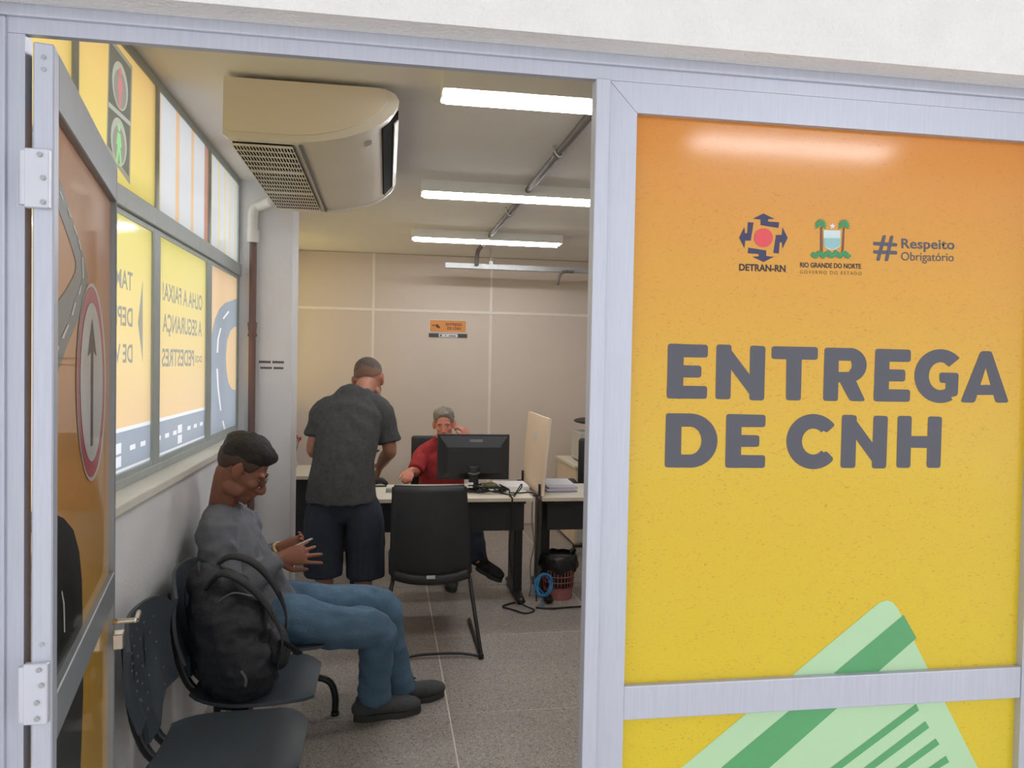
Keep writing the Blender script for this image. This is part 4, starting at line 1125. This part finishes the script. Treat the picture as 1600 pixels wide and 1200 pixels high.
for z, r in ((.20, .122), (.215, .132), (.24, .136), (.28, .134), (.31, .130), (.315, .122), (.29, .115)):
    rows.append([bm.verts.new((cx+(r+.007*math.sin(k*1.9+z*40)+.004*math.sin(k*3.1))*math.cos(2*PI*k/nn), cy+(r+.007*math.sin(k*1.9+z*40))*math.sin(2*PI*k/nn), z+(.012*math.sin(k*.8) if z < .22 else .004*math.sin(k*1.3)))) for k in range(nn)])
for a, b in zip(rows, rows[1:]):
    for k in range(nn): bm.faces.new((a[k], a[(k+1) % nn], b[(k+1) % nn], b[k]))
bm.faces.new(rows[-1])
obj('liner', bm, M_bag, bn, True)

cb = thing('cabinet', (2.1, 7.2, 0), 'low pale cabinet against the back wall on the right', 'cabinet')
bm = new(); box(bm, 1.70, 2.5, 6.80, 7.58, .03, .715); obj('body', bm, mat('cabinet_board', (226, 206, 182), .55, var=.02), cb)
bm = new(); box(bm, 1.685, 2.515, 6.785, 7.59, .715, .74, .002); obj('top', bm, M_desk, cb)
bm = new(); box(bm, 1.71, 2.095, 6.788, 6.80, .05, .70); d1 = obj('door', bm, M_desk, cb)
bm = new(); box(bm, 2.105, 2.49, 6.788, 6.80, .05, .70); d2 = obj('door', bm, M_desk, cb)
for x, d in ((2.06, d1), (2.13, d2)):
    bm = new(); box(bm, x-.008, x+.008, 6.772, 6.788, .45, .55, .003); obj('handle', bm, M_zinc, d)
bm = new(); box(bm, 1.73, 2.47, 6.83, 7.55, 0, .03); obj('plinth', bm, M_blackm, cb)
a = at(907, 676, Y=7.0)
pr = thing('printer', (a.x+.2, 7.15, .74), 'tall grey printer with dark lid on the low cabinet', 'printer')
bm = new(); box(bm, a.x, a.x+.42, 7.0, 7.36, .755, a.z, .01); obj('body', bm, mat('printer_grey', (198, 194, 188), .5), pr)
bm = new(); box(bm, a.x+.03, a.x+.40, 7.02, 7.34, .74, .755); obj('foot', bm, M_blackm, pr)
bm = new(); ball(bm, (a.x+.16, 7.15, a.z+.10), (.19, .14, .035)); cyl(bm, (a.x+.2, 7.2, a.z), (a.x+.2, 7.2, a.z+.09), .03); obj('lid', bm, mat('printer_dark', (60, 56, 56), .5), pr, True)

fl = thing('flower_vase', (-.80, 6.75, .74), 'vase of small red flowers on the far left desk', 'vase')
vx, vy = at(459, 690, Y=6.75).x+.004, 6.75
bm = new(); tube(bm, [(vx, vy, .74), (vx, vy, .77), (vx, vy, .80), (vx, vy, .83)], [.022, .03, .022, .016], n=14, sub=4); obj('vase', bm, mat('white_ceramic', (220, 214, 204), .3), fl, True)
rr = random.Random(4)
for k in range(14):
    e = Vector((vx+(rr.random()-.5)*.10, vy+(rr.random()-.5)*.08, .90+rr.random()*.10))
    bm = new(); tube(bm, [(vx, vy, .82), (vx+(e.x-vx)*.4, vy+(e.y-vy)*.4, .88), tuple(e)], .0018, n=5, sub=3); s_ = obj('stem', bm, mat('dry_stem', (96, 92, 60), .7), fl, True)
    bm = new()
    for q in range(4): ball(bm, e+Vector(((rr.random()-.5)*.02, (rr.random()-.5)*.02, (rr.random()-.5)*.03)), .007, u=8, v=6)
    obj('blossom', bm, mat('red_blossom', (178, 52, 48), .6), s_, True)

# ---------------------------------------------------------------- people
M_skinA = mat('brown_skin', (136, 87, 68), .55, var=.08, scale=14, bump=.04, bscale=220)
M_skinB = mat('tan_skin', (176, 122, 100), .55, var=.08, scale=14, bump=.04, bscale=220)
M_skinC = mat('ruddy_skin', (206, 132, 112), .5, var=.10, scale=16, bump=.05, bscale=200)
M_hairA = mat('black_hair', (34, 31, 30), .7, var=.2, scale=60, bump=.6, bscale=180)
M_hairB = mat('greying_short_hair', (92, 82, 76), .8, var=.25, scale=120, bump=.4, bscale=260)
M_hairC = mat('grey_hair', (136, 128, 118), .8, var=.25, scale=90, bump=.6, bscale=200)
M_eye = mat('eye_white', (176, 160, 150), .4); M_iris = mat('dark_iris', (40, 28, 24), .2)
M_shirtA = mat('grey_jersey', (108, 112, 121), .85, var=.06, scale=12, bump=.25, bscale=120)
M_shirtB = mat('charcoal_heather', (70, 71, 73), .85, var=.18, scale=60, bump=.25, bscale=120)
M_shirtC = mat('red_polo_cotton', (160, 44, 50), .85, var=.08, scale=20, bump=.25, bscale=120)
M_jeans = mat('blue_denim', (76, 106, 132), .8, var=.16, scale=9, bump=.3, bscale=140)
M_jeansd = mat('dark_denim', (48, 56, 74), .8, var=.1, bump=.2, bscale=140)
M_shorts = mat('navy_cotton', (36, 44, 58), .8, var=.08, scale=8, bump=.2, bscale=100)
M_shoe = mat('grey_suede', (72, 75, 78), .85, var=.12, scale=25, bump=.3, bscale=120)
M_shoed = mat('black_suede', (40, 38, 38), .8, var=.1, bump=.3, bscale=120)
M_sole = mat('dark_rubber', (54, 56, 58), .7, var=.08)

def head_matrix(c, yaw, pitch, roll=0, s=1.):
    """yaw: direction of the face about Z (0 = +X); pitch: positive looks down"""
    return Matrix.Translation(c) @ Euler((0, 0, yaw)).to_matrix().to_4x4() @ Matrix.Rotation(pitch, 4, 'Y') @ Matrix.Rotation(roll, 4, 'X') @ Matrix.Scale(s, 4)
def head(bm, M, ears=1.):
    R = M.to_3x3(); s = M.to_scale().x; rot = R.to_euler()
    q = lambda x, y, z: M @ Vector((x, y, z))
    e = lambda c, r, extra=None: ball(bm, q(*c), tuple(v*s for v in r), (M.to_quaternion() @ extra).to_euler() if extra else M.to_quaternion().to_euler(), 20, 14)
    e((-.014, 0, .036), (.097, .076, .088))
    e((.012, 0, .0), (.080, .066, .095))
    e((.030, 0, -.045), (.058, .056, .062))
    e((.048, 0, -.084), (.040, .040, .028))
    e((.074, 0, -.096), (.018, .020, .016))
    for y in (-1, 1):
        e((.052, y*.036, -.022), (.032, .024, .026))
        e((.010, y*.050, -.072), (.040, .014, .026))
        e((.078, y*.030, .022), (.014, .026, .009))
        e((.094, y*.013, -.040), (.011, .009, .009))
        ex = Euler((0, math.radians(-12), math.radians(y*-22))).to_quaternion()
        e((-.010, y*.080*ears, .0), (.021, .009, .036), ex)
        e((-.002, y*.076*ears, -.022), (.012, .008, .014), ex)
    tube(bm, [q(.083, 0, .022), q(.098, 0, -.008), q(.112, 0, -.034), q(.098, 0, -.046)], [(.008*s, .008*s), (.010*s, .010*s), (.013*s, .012*s), (.010*s, .008*s)], n=10, sub=3, round_cap=True)
    e((.088, 0, -.062), (.011, .024, .0065)); e((.085, 0, -.073), (.011, .021, .007))
def eyes(M, parent, open_=True):
    q = lambda x, y, z: M @ Vector((x, y, z))
    s = M.to_scale().x
    for y in (-1, 1):
        bm = new(); ball(bm, q(.070, y*.031, .0), (.0105*s)); o = obj('eye', bm, M_eye, parent, True)
        bm = new(); ball(bm, q(.0785, y*.031, -.001), (.0052*s), None, 10, 7); obj('iris', bm, M_iris, o, True)
def brows(M, parent, m):
    for y in (-1, 1):
        bm = new(); tube(bm, [M @ Vector((.092, y*.013, .021)), M @ Vector((.092, y*.030, .027)), M @ Vector((.080, y*.048, .021))], [.004, .0048, .003], n=6, sub=3, round_cap=True)
        obj('eyebrow', bm, m, parent, True)
def hair(M, m, parent, thick=.014, front=.066, side=.012, back=-.045, top_extra=0., fringe=0., rough=.002, freq=60, seed=0, fade=.2, name='hair'):
    """hair cap: stands off the skull above the hairline and dips under the skin below it"""
    me_bm = new()
    q = bmesh.ops.create_uvsphere(me_bm, u_segments=72, v_segments=48, radius=1)
    for v in me_bm.verts:
        d = v.co.normalized()
        p = Vector((-.014+.097*d.x, .076*d.y, .036+.088*d.z))
        x = p.x
        sm = lambda t: (lambda c: c*c*(3-2*c))(max(0., min(1., t)))
        line = side+(front-side)*sm((x-.030)/.05)+(back-side)*sm((-.025-x)/.06)
        h = (p.z-line)/.030
        w = max(0., min(1., h+.4)); w = w*w*(3-2*w)
        up = max(0., d.z)
        tp = sm((d.z-.05)/.6)
        off = -.008+w*(.0095+fade*.01+thick*tp+top_extra*tp*up)
        if fringe and d.x > .2 and p.z > line: off += fringe*max(0, d.x-.2)*(1-abs(d.y))*w
        nz = noise.noise(p*freq+Vector((seed, 0, 0)))*rough*w + noise.noise(p*freq*.4)*rough*1.6*w
        n = Vector((d.x/.097, d.y/.076, d.z/.088)).normalized()
        v.co = M @ (p+n*(off+nz))
    return obj(name, me_bm, m, parent, True)
def hand(bm, wrist, xdir, back, L=.185, side=1, curl=(.3, .35, .45, .55), spread=.07, thumb=(.5, .5), wr=.027):
    """right hand for side=1; xdir: towards the fingers, back: direction the back of the hand faces"""
    x = Vector(xdir).normalized(); z = Vector(back); z = (z-x*z.dot(x)).normalized(); y = z.cross(x)*side     # y: thumb side
    W_ = Vector(wrist); P = lambda a, b, c: W_+x*a*L+y*b*L+z*c*L
    tube(bm, [P(-.10, 0, 0), P(.06, 0, 0), P(.25, .0, .01), P(.44, .0, .015), P(.50, 0, .01)], [(wr, wr*.78), (.030, .019), (.041, .0165), (.043, .0145), (.038, .010)], n=14, sub=3, side=y, round_cap=True)
    F = ((.17, .215, .42, .0092), (.055, .02, .47, .0096), (-.06, -.02, .43, .0090), (-.165, -.06, .34, .0080))
    for k, (by, sp, ln, r) in enumerate(F):
        base = P(.47-.02*abs(k-1), by, .01); a = curl[k]; sd = (1.5-k)*spread
        pts = [base-x*.02, base]; ang = a*.5; p = base
        for seg, f in zip((.46, .31, .23), (1, 1.15, .9)):
            d = x*math.cos(ang)-z*math.sin(ang)+y*sd
            p = p+d.normalized()*ln*L*seg; pts.append(p); ang += a*f
        tube(bm, pts, [r*1.05, r*1.08, r, r*.92, r*.78], n=10, sub=3, round_cap=True)
    b0_ = P(.10, .16, -.02)
    d1 = (x*.75+y*thumb[0]-z*.25).normalized(); d2 = (x*.95+y*thumb[1]*.35-z*.3).normalized()
    tube(bm, [P(.04, .09, -.01), b0_, b0_+d1*.19*L, b0_+d1*.19*L+d2*.17*L, b0_+d1*.19*L+d2*.31*L], [.014, .0145, .0118, .0105, .0085], n=10, sub=3, round_cap=True)
def shoe(parent, heel, toe, tilt=0., m=M_shoe, z0=0., L=None, lace=True, up=.085, roll=0.):
    h, t = Vector(heel), Vector(toe); d = (t-h); L = d.length; x = Vector((d.x, d.y, 0)).normalized(); y = Vector((-x.y, x.x, 0))
    B = Matrix(((x.x, y.x, 0, h.x), (x.y, y.y, 0, h.y), (0, 0, 1, z0), (0, 0, 0, 1))) @ Matrix.Rotation(tilt, 4, 'Y') @ Matrix.Rotation(roll, 4, 'X')
    P = lambda a, b, c: B @ Vector((a*L, b, c))
    bm = new()
    yy = B.to_3x3() @ Vector((0, 1, 0))
    tube(bm, [P(.08, 0, .058), P(.25, 0, .062), P(.5, .0, .058), P(.75, 0, .052), P(.90, 0, .046)], [(.036, .036), (.040, .042), (.043, .040), (.049, .037), (.040, .029)], n=16, sub=4, side=yy, round_cap=True)
    tube(bm, [P(.14, 0, .05), P(.17, 0, up+.01)], [(.036, .044), (.037, .046)], n=16, sub=1, side=yy, round_cap=True)
    tube(bm, [P(.22, 0, .097), P(.42, 0, .090), P(.60, 0, .075)], [(.020, .014), (.020, .014), (.016, .012)], n=10, sub=3, side=yy, round_cap=True)
    up_o = organic('shoe', bm, m, parent, .006, 3)
    bm = new(); pts = []
    for k in range(24):
        a = 2*PI*k/24; cx_, sy = math.cos(a), math.sin(a)
        w = .047 if cx_ > 0 else .038
        w *= 1-.18*math.exp(-((cx_+.1)/.3)**2)
        pts.append((.5+.5*cx_*(1-.04*abs(sy)), w*sy))
    A = [bm.verts.new(P(a, b, .0)) for a, b in pts]; C = [bm.verts.new(P(a, b*1.04, .014)) for a, b in pts]; D = [bm.verts.new(P(.5+(a-.5)*.99, b*.98, .028)) for a, b in pts]
    for u, v in ((A, C), (C, D)):
        for k in range(24): bm.faces.new((u[k], u[(k+1) % 24], v[(k+1) % 24], v[k]))
    bm.faces.new(A[::-1]); bm.faces.new(D)
    obj('sole', bm, M_sole, up_o, 'auto')
    if lace:
        bm = new()
        for k in range(4):
            a = .34+.075*k; hgt = .111-.012*k; tube(bm, [P(a, -.026, hgt-.016), P(a+.02, 0, hgt+.004), P(a, .026, hgt-.016)], .0026, n=6, sub=3)
        tube(bm, [P(.34, 0, .113), P(.33, -.03, .138), P(.38, -.035, .132), P(.36, 0, .115)], .0022, n=6, sub=3)
        obj('lace', bm, M_blackm, up_o, True)
    return up_o

# --- the man on the waiting chair, looking down at his phone
A = thing('person', (-.45, 3.48, 0), 'seated man in grey long-sleeved shirt and jeans looking down at a phone', 'person')
hc = at(378, 734, Y=3.44)
HA = head_matrix(hc, math.radians(4), math.radians(31), 0, 1.10)
nb = Vector((-.685, 3.46, 1.0))
sh_r = at(336, 838, Y=3.28); el_r = at(350, 938, Y=3.24); wr_r = at(436, 873, Y=3.37)
sh_l = Vector((-.64, 3.63, .90)); el_l = Vector((-.60, 3.68, .66)); wr_l = at(437, 856, Y=3.56)
spine = [Vector((-.50, 3.48, .545)), Vector((-.555, 3.475, .66)), Vector((-.61, 3.47, .78)), Vector((-.652, 3.46, .89)), Vector((-.675, 3.46, .965))]
bm = new()
head(bm, HA, 1.10)
tube(bm, [nb+Vector((-.0, 0, -.05)), nb+Vector((.005, 0, .02)), HA @ Vector((-.035, 0, -.03)), HA @ Vector((-.02, 0, .0))], [(.068, .07), (.060, .062), (.058, .062), (.055, .06)], n=16, sub=4)
tube(bm, spine, [(.14, .10), (.14, .10), (.15, .10), (.16, .09), (.10, .07)], n=18, sub=3, side=(0, 1, 0), round_cap=True)
for s_, e_, w_ in ((sh_r, el_r, wr_r), (sh_l, el_l, wr_l)):
    tube(bm, [s_, s_.lerp(e_, .5), e_, e_.lerp(w_, .45), w_], [.05, .045, .036, .034, .024], n=12, sub=3, round_cap=True)
hand(bm, wr_r, at(489, 862, Y=3.41)-wr_r, (.10, -1, .25), .205, -1, (.14, .30, .45, .55), .16, (.62, .5), .026)
wl_d = at(482, 845, Y=3.50)-wr_l
hand(bm, wr_l, wl_d, (.1, .75, -.6), .185, 1, (.5, .6, .6, .6), .02, (.5, .6), .026)
hips = (Vector((-.49, 3.39, .535)), Vector((-.49, 3.57, .54)))
kn = (at(590, 985, Y=3.46), at(597, 948, Y=3.64)); an = (at(585, 1078, Y=3.56), at(622, 1068, Y=3.72))
for h_, k_, a_ in zip(hips, kn, an):
    tube(bm, [h_, h_.lerp(k_, .5), k_, k_.lerp(a_, .4), a_], [.075, .07, .052, .05, .036], n=12, sub=3, round_cap=True)
organic('body', bm, M_skinA, A, .0055, 2)
eyes(HA, A); brows(HA, A, M_hairA)
hair(HA, M_hairA, A, .013, .062, .040, .020, .010, .014, .004, 70, 2, .1)
hair(HA, mat('cropped_dark_hair', (72, 54, 47), .8, var=.2, scale=160), A, .0, .075, .004, -.058, 0, 0, .0003, 90, 3, .0, 'cropped_hair')
bm = new(); ball(bm, HA @ Vector((.070, 0, -.092)), (.025, .025, .017), HA.to_quaternion().to_euler()); obj('goatee', bm, mat('dark_stubble', (84, 58, 48), .8, var=.2, scale=200), A, True)
bm = new()
for y in (-1, 1):
    c = [HA @ Vector((.102+.004*math.cos(a)*0, y*.033+.021*math.cos(a), -.002+.016*math.sin(a))) for a in [2*PI*k/16 for k in range(17)]]
    tube(bm, c, .0014, n=5, sub=1); tube(bm, [HA @ Vector((.100, y*.054, .004)), HA @ Vector((.05, y*.074, .006)), HA @ Vector((-.004, y*.083, .012))], .0014, n=5, sub=2)
tube(bm, [HA @ Vector((.102, -.012, .002)), HA @ Vector((.106, 0, .004)), HA @ Vector((.102, .012, .002))], .0014, n=5, sub=2)
obj('glasses', bm, mat('thin_metal_frame', (120, 112, 108), .3, .7), A, True)
bm = new()
tube(bm, [Vector((-.475, 3.48, .54)), Vector((-.53, 3.475, .62)), Vector((-.575, 3.475, .72)), Vector((-.625, 3.465, .83)), Vector((-.655, 3.46, .91)), Vector((-.672, 3.46, .965)), nb+Vector((.004, 0, .012))],
     [(.178, .125), (.176, .125), (.174, .125), (.182, .115), (.175, .098), (.125, .080), (.072, .074)], n=26, sub=4, side=(0, 1, 0))
for s_, e_, w_, f in ((sh_r, el_r, wr_r, 1), (sh_l, el_l, wr_l, 1)):
    dd = (w_-e_).normalized()
    tube(bm, [s_+Vector((.01, .03 if s_ is sh_r else -.03, .035)), s_.lerp(e_, .45), e_, e_.lerp(w_, .5), w_-dd*.012], [.078, .078, .064, .052, .037], n=16, sub=4, round_cap=False)
    ball(bm, s_+Vector((0, 0, .0)), .070)
    tube(bm, [nb+Vector((-.005, 0, -.025)), nb.lerp(s_, .5)+Vector((0, 0, .012)), s_+Vector((0, 0, .012))], [.062, .062, .066], n=14, sub=3, round_cap=True)
organic('shirt', bm, M_shirtA, A, .008, 3, .010, (13, 13, 10))
bm = new(); P_ = [wr_r-(wr_r-el_r).normalized()*.035, wr_r-(wr_r-el_r).normalized()*.004]; tube(bm, P_, [.0405, .039], n=18, sub=1); obj('cuff', bm, M_shirtA, A, True)
bm = new()
ball(bm, Vector((-.50, 3.48, .545)), (.13, .185, .105))
for i, (h_, k_, a_) in enumerate(zip(hips, kn, an)):
    dn = (a_-k_).normalized()
    tube(bm, [h_+Vector((-.06, 0, 0)), h_+Vector((.08, 0, .012)), h_.lerp(k_, .6)+Vector((0, 0, .004)), k_+Vector((-.008, 0, .004)), k_.lerp(a_, .35), k_.lerp(a_, .8), a_+dn*.035], [.102, .102, .090, .078, .072, .070, .074], n=20, sub=4)
organic('jeans', bm, M_jeans, A, .008, 3, .011, (7, 10, 11))
sA = shoe(A, at(552, 1128, Z=0), at(658, 1112, Z=0))
shoe(A, at(612, 1106, Z=0), at(694, 1086, Z=0))
bm = new(); w0 = wr_l-(wr_l-el_l).normalized()*.01; tube(bm, [w0-(wr_l-el_l).normalized()*.011, w0+(wr_l-el_l).normalized()*.011], [.034, .033], n=18, sub=1); obj('watch', bm, mat('pale_gold_metal', (206, 186, 150), .3, .6), A, True)
pm = Matrix.Translation(at(463, 853, Y=3.475)) @ Euler((math.radians(-12), math.radians(-24), math.radians(4))).to_matrix().to_4x4()
ph = thing('phone', pm.translation, 'pale smartphone held in the seated man\'s hands', 'phone')
bm = new(); obox(bm, pm, .145, .072, .009, .003); pb = obj('phone_body', bm, mat('phone_silver', (206, 210, 218), .25, .2), ph)
bm = new(); obox(bm, pm @ Matrix.Translation((0, 0, .005)), .135, .066, .001); obj('phone_screen', bm, mat('phone_glass', (30, 36, 46), .08), pb)

# --- the man standing at the desk, seen from behind
B = thing('person', (-.22, 4.72, 0), 'standing man seen from behind in charcoal T-shirt and navy shorts', 'person')
hb = at(576, 596, Y=4.97)
HB = head_matrix(hb, math.radians(76), math.radians(32), math.radians(-8), 1.14)
nbB = Vector((-.145, 4.86, 1.455))
shl, shr = at(505, 645, Y=4.82), at(597, 645, Y=4.84)
ell_, elr = at(490, 702, Y=4.79), at(609, 703, Y=4.84)
wl, wrr = Vector((-.34, 5.02, 1.03)), at(594, 728, Y=5.03)
spB = [Vector((-.25, 4.71, .86)), Vector((-.245, 4.71, 1.0)), Vector((-.23, 4.74, 1.15)), Vector((-.21, 4.80, 1.30)), Vector((-.18, 4.84, 1.40))]
bm = new()
head(bm, HB, 1.0)
tube(bm, [nbB+Vector((-.01, -.02, -.06)), nbB, HB @ Vector((-.035, 0, -.04)), HB @ Vector((-.02, 0, .0))], [(.07, .07), (.062, .060), (.060, .060), (.055, .058)], n=16, sub=4)
tube(bm, spB, [(.16, .10), (.15, .10), (.16, .10), (.17, .09), (.12, .07)], n=18, sub=3, side=(1, 0, 0), round_cap=True)
for s_, e_, w_ in ((shl, ell_, wl), (shr, elr, wrr)):
    tube(bm, [s_, s_.lerp(e_, .5), e_, e_.lerp(w_, .4), w_], [.052, .049, .044, .042, .029], n=14, sub=4, round_cap=True)
hand(bm, wl, (.5, .8, -.25), (-.4, .2, .9), .185, -1, (.5, .55, .6, .6))
hand(bm, wrr, at(588, 742, Y=5.08)-wrr, (.85, -.3, .5), .185, 1, (.7, .8, .85, .9), .03, (.5, .5))
lg = []
for x, kx, ax in ((-.345, -.345, -.35), (-.135, -.12, -.115)):
    h_, k_, a_ = Vector((x, 4.71, .86)), Vector((kx, 4.735, .47)), Vector((ax, 4.70, .09))
    lg.append((h_, k_, a_))
    tube(bm, [h_, h_.lerp(k_, .5), k_, k_.lerp(a_, .35)+Vector((0, -.012, 0)), k_.lerp(a_, .8), a_], [.085, .075, .055, .055, .038, .036], n=14, sub=4, round_cap=True)
organic('body', bm, M_skinB, B, .006, 2)
eyes(HB, B); brows(HB, B, M_hairB)
hair(HB, M_hairB, B, .004, .060, .034, .012, .002, 0, .0008, 120, 5, .05)
hair(HB, mat('cropped_grey_hair', (124, 94, 80), .8, var=.2, scale=160), B, .0, .075, .008, -.034, 0, 0, .0003, 90, 3, .0, 'cropped_hair')
bm = new()
tube(bm, [Vector((-.252, 4.70, .815)), Vector((-.25, 4.70, .93)), Vector((-.24, 4.715, 1.06)), Vector((-.225, 4.755, 1.20)), Vector((-.205, 4.80, 1.32)), Vector((-.18, 4.835, 1.405)), nbB+Vector((0, 0, -.005))],
     [(.204, .155), (.192, .145), (.178, .134), (.184, .128), (.186, .115), (.135, .092), (.078, .074)], n=28, sub=4, side=(1, 0, 0))
for s_, e_, k in ((shl, ell_, .66), (shr, elr, .78)):
    tube(bm, [s_+Vector((.05 if s_ is shl else -.05, .01, .03)), s_+Vector((0, 0, .0)), s_.lerp(e_, .5), s_.lerp(e_, k)], [.070, .072, .070, .076], n=18, sub=4)
    tube(bm, [nbB+Vector((0, -.01, -.03)), nbB.lerp(s_, .5)+Vector((0, 0, .0)), s_+Vector((0, 0, .005))], [.066, .066, .066], n=14, sub=3, round_cap=True)
organic('t_shirt', bm, M_shirtB, B, .008, 3, .010, (11, 11, 6))
bm = new(); ball(bm, Vector((-.24, 4.71, .80)), (.185, .13, .12))
for i, (h_, k_, a_) in enumerate(lg):
    ox = -.008 if i == 0 else .012
    tube(bm, [h_+Vector((.02 if i == 0 else -.02, 0, .0)), h_.lerp(k_, .45)+Vector((ox, 0, 0)), Vector((k_.x+ox, k_.y-.005, .375 if i == 0 else .355))], [(.086, .11), (.114, .13), (.112, .12)], n=20, sub=4, side=(1, 0, 0))
organic('shorts', bm, M_shorts, B, .008, 3, .008, (9, 9, 5))
for x in (-.35, -.115): shoe(B, (x, 4.64, 0), (x+.01, 4.92, 0), m=M_shoed, lace=False)
bm = new(); cyl(bm, at(590, 716, Y=5.06)+Vector((-.03, 0, .03)), at(586, 712, Y=5.08)+Vector((.025, 0, .035)), .006, n=8)
obj('pen', bm, M_blackm, None, True, label='dark pen held by the standing man', cat='pen')

# --- the man in the red shirt behind the desk
C = thing('person', (.46, 6.33, 0), 'grey-haired man in a red shirt seated behind the monitor', 'person')
hcC = at(694, 664, Y=6.22)
HC = head_matrix(hcC, math.radians(-97), math.radians(6), math.radians(3), 1.0)
nbC = Vector((.463, 6.31, 1.03))
sr, sl = at(660, 712, Y=6.31), Vector((.66, 6.31, .955))
er, el_ = at(649, 731, Y=6.16)+Vector((0, 0, -.03)), Vector((.70, 6.13, .775))
wrC, wlC = at(640, 737, Y=5.96), at(733, 684, Y=6.17)
spC = [Vector((.46, 6.37, .52)), Vector((.46, 6.37, .66)), Vector((.46, 6.35, .80)), Vector((.46, 6.33, .92)), Vector((.462, 6.32, .985))]
bm = new(); head(bm, HC, 1.06)
tube(bm, [nbC+Vector((0, .02, -.07)), nbC, HC @ Vector((-.03, 0, -.04)), HC @ Vector((-.02, 0, 0))], [(.068, .068), (.060, .062), (.058, .06), (.055, .058)], n=16, sub=4)
tube(bm, spC, [(.15, .11), (.15, .11), (.15, .11), (.13, .08), (.07, .055)], n=18, sub=3, side=(1, 0, 0), round_cap=True)
for s_, e_, w_ in ((sr, er, wrC), (sl, el_, wlC)):
    tube(bm, [s_, s_.lerp(e_, .5), e_, e_.lerp(w_, .45), w_], [.05, .045, .040, .038, .026], n=14, sub=4, round_cap=True)
hand(bm, wrC, (-.12, -.75, -.22), (.2, -.45, .85), .18, -1, (.9, .95, 1.0, 1.05), .02, (.5, .5))
hand(bm, wlC, at(722, 668, Y=6.2)-wlC, (.75, -.62, .1), .175, 1, (.75, .8, .85, .9), .04, (.5, .5))
hp = (Vector((.36, 6.36, .52)), Vector((.56, 6.36, .52)))
knC = (Vector((.44, 5.93, .52)), Vector((.66, 5.93, .53))); anC = (Vector((.485, 5.72, .10)), Vector((.695, 5.66, .20)))
for h_, k_, a_ in zip(hp, knC, anC): tube(bm, [h_, h_.lerp(k_, .5), k_, k_.lerp(a_, .4), a_], [.07, .066, .05, .048, .034], n=12, sub=3, round_cap=True)
organic('body', bm, M_skinC, C, .006, 2)
eyes(HC, C); brows(HC, C, M_hairC)
hair(HC, M_hairC, C, .009, .080, .012, -.04, .010, .0, .006, 70, 9, .3)
bm = new()
tube(bm, [Vector((.46, 6.37, .50)), Vector((.46, 6.37, .62)), Vector((.46, 6.355, .76)), Vector((.46, 6.34, .88)), Vector((.46, 6.33, .955)), nbC+Vector((0, .01, -.02))], [(.19, .14), (.185, .14), (.18, .14), (.185, .125), (.13, .09), (.076, .076)], n=26, sub=4, side=(1, 0, 0))
for s_, e_, k in ((sr, er, .95), (sl, el_, .72)):
    tube(bm, [s_+Vector((.04 if s_ is sr else -.04, 0, .03)), s_, s_.lerp(e_, .5), s_.lerp(e_, k)], [.072, .075, .066, .066], n=18, sub=4)
    tube(bm, [nbC+Vector((0, .0, -.035)), nbC.lerp(s_, .5)+Vector((0, 0, .0)), s_+Vector((0, 0, .005))], [.066, .064, .066], n=14, sub=3, round_cap=True)
organic('polo_shirt', bm, M_shirtC, C, .008, 3, .006, (13, 13, 9))
bm = new()
for s_ in (-1, 1):
    tube(bm, [nbC+Vector((s_*.075, .02, .0)), nbC+Vector((s_*.07, -.05, -.012)), nbC+Vector((s_*.02, -.09, -.05))], [(.008, .022), (.008, .024), (.007, .02)], n=8, sub=4)
obj('collar', bm, M_shirtC, C, True)
bm = new(); ball(bm, Vector((.46, 6.36, .53)), (.18, .13, .10))
for h_, k_, a_ in zip(hp, knC, anC): tube(bm, [h_, h_.lerp(k_, .5), k_, k_.lerp(a_, .4), a_+(a_-k_).normalized()*.02], [.095, .088, .072, .066, .062], n=18, sub=4)
organic('trousers', bm, M_jeansd, C, .009, 3, .006, (10, 10, 10))
shoe(C, (.483, 5.79, 0), (.492, 5.52, 0), m=M_shoe)
shoe(C, (.675, 5.70, 0), (.85, 5.52, 0), tilt=math.radians(14), m=M_shoed, z0=.125, lace=False)
bm = new(); cyl(bm, at(641, 748, Y=5.93), at(645, 738, Y=5.9), .004, n=8)
obj('pen', bm, M_paper, None, True, label='white pen in the hand of the man in red', cat='pen')
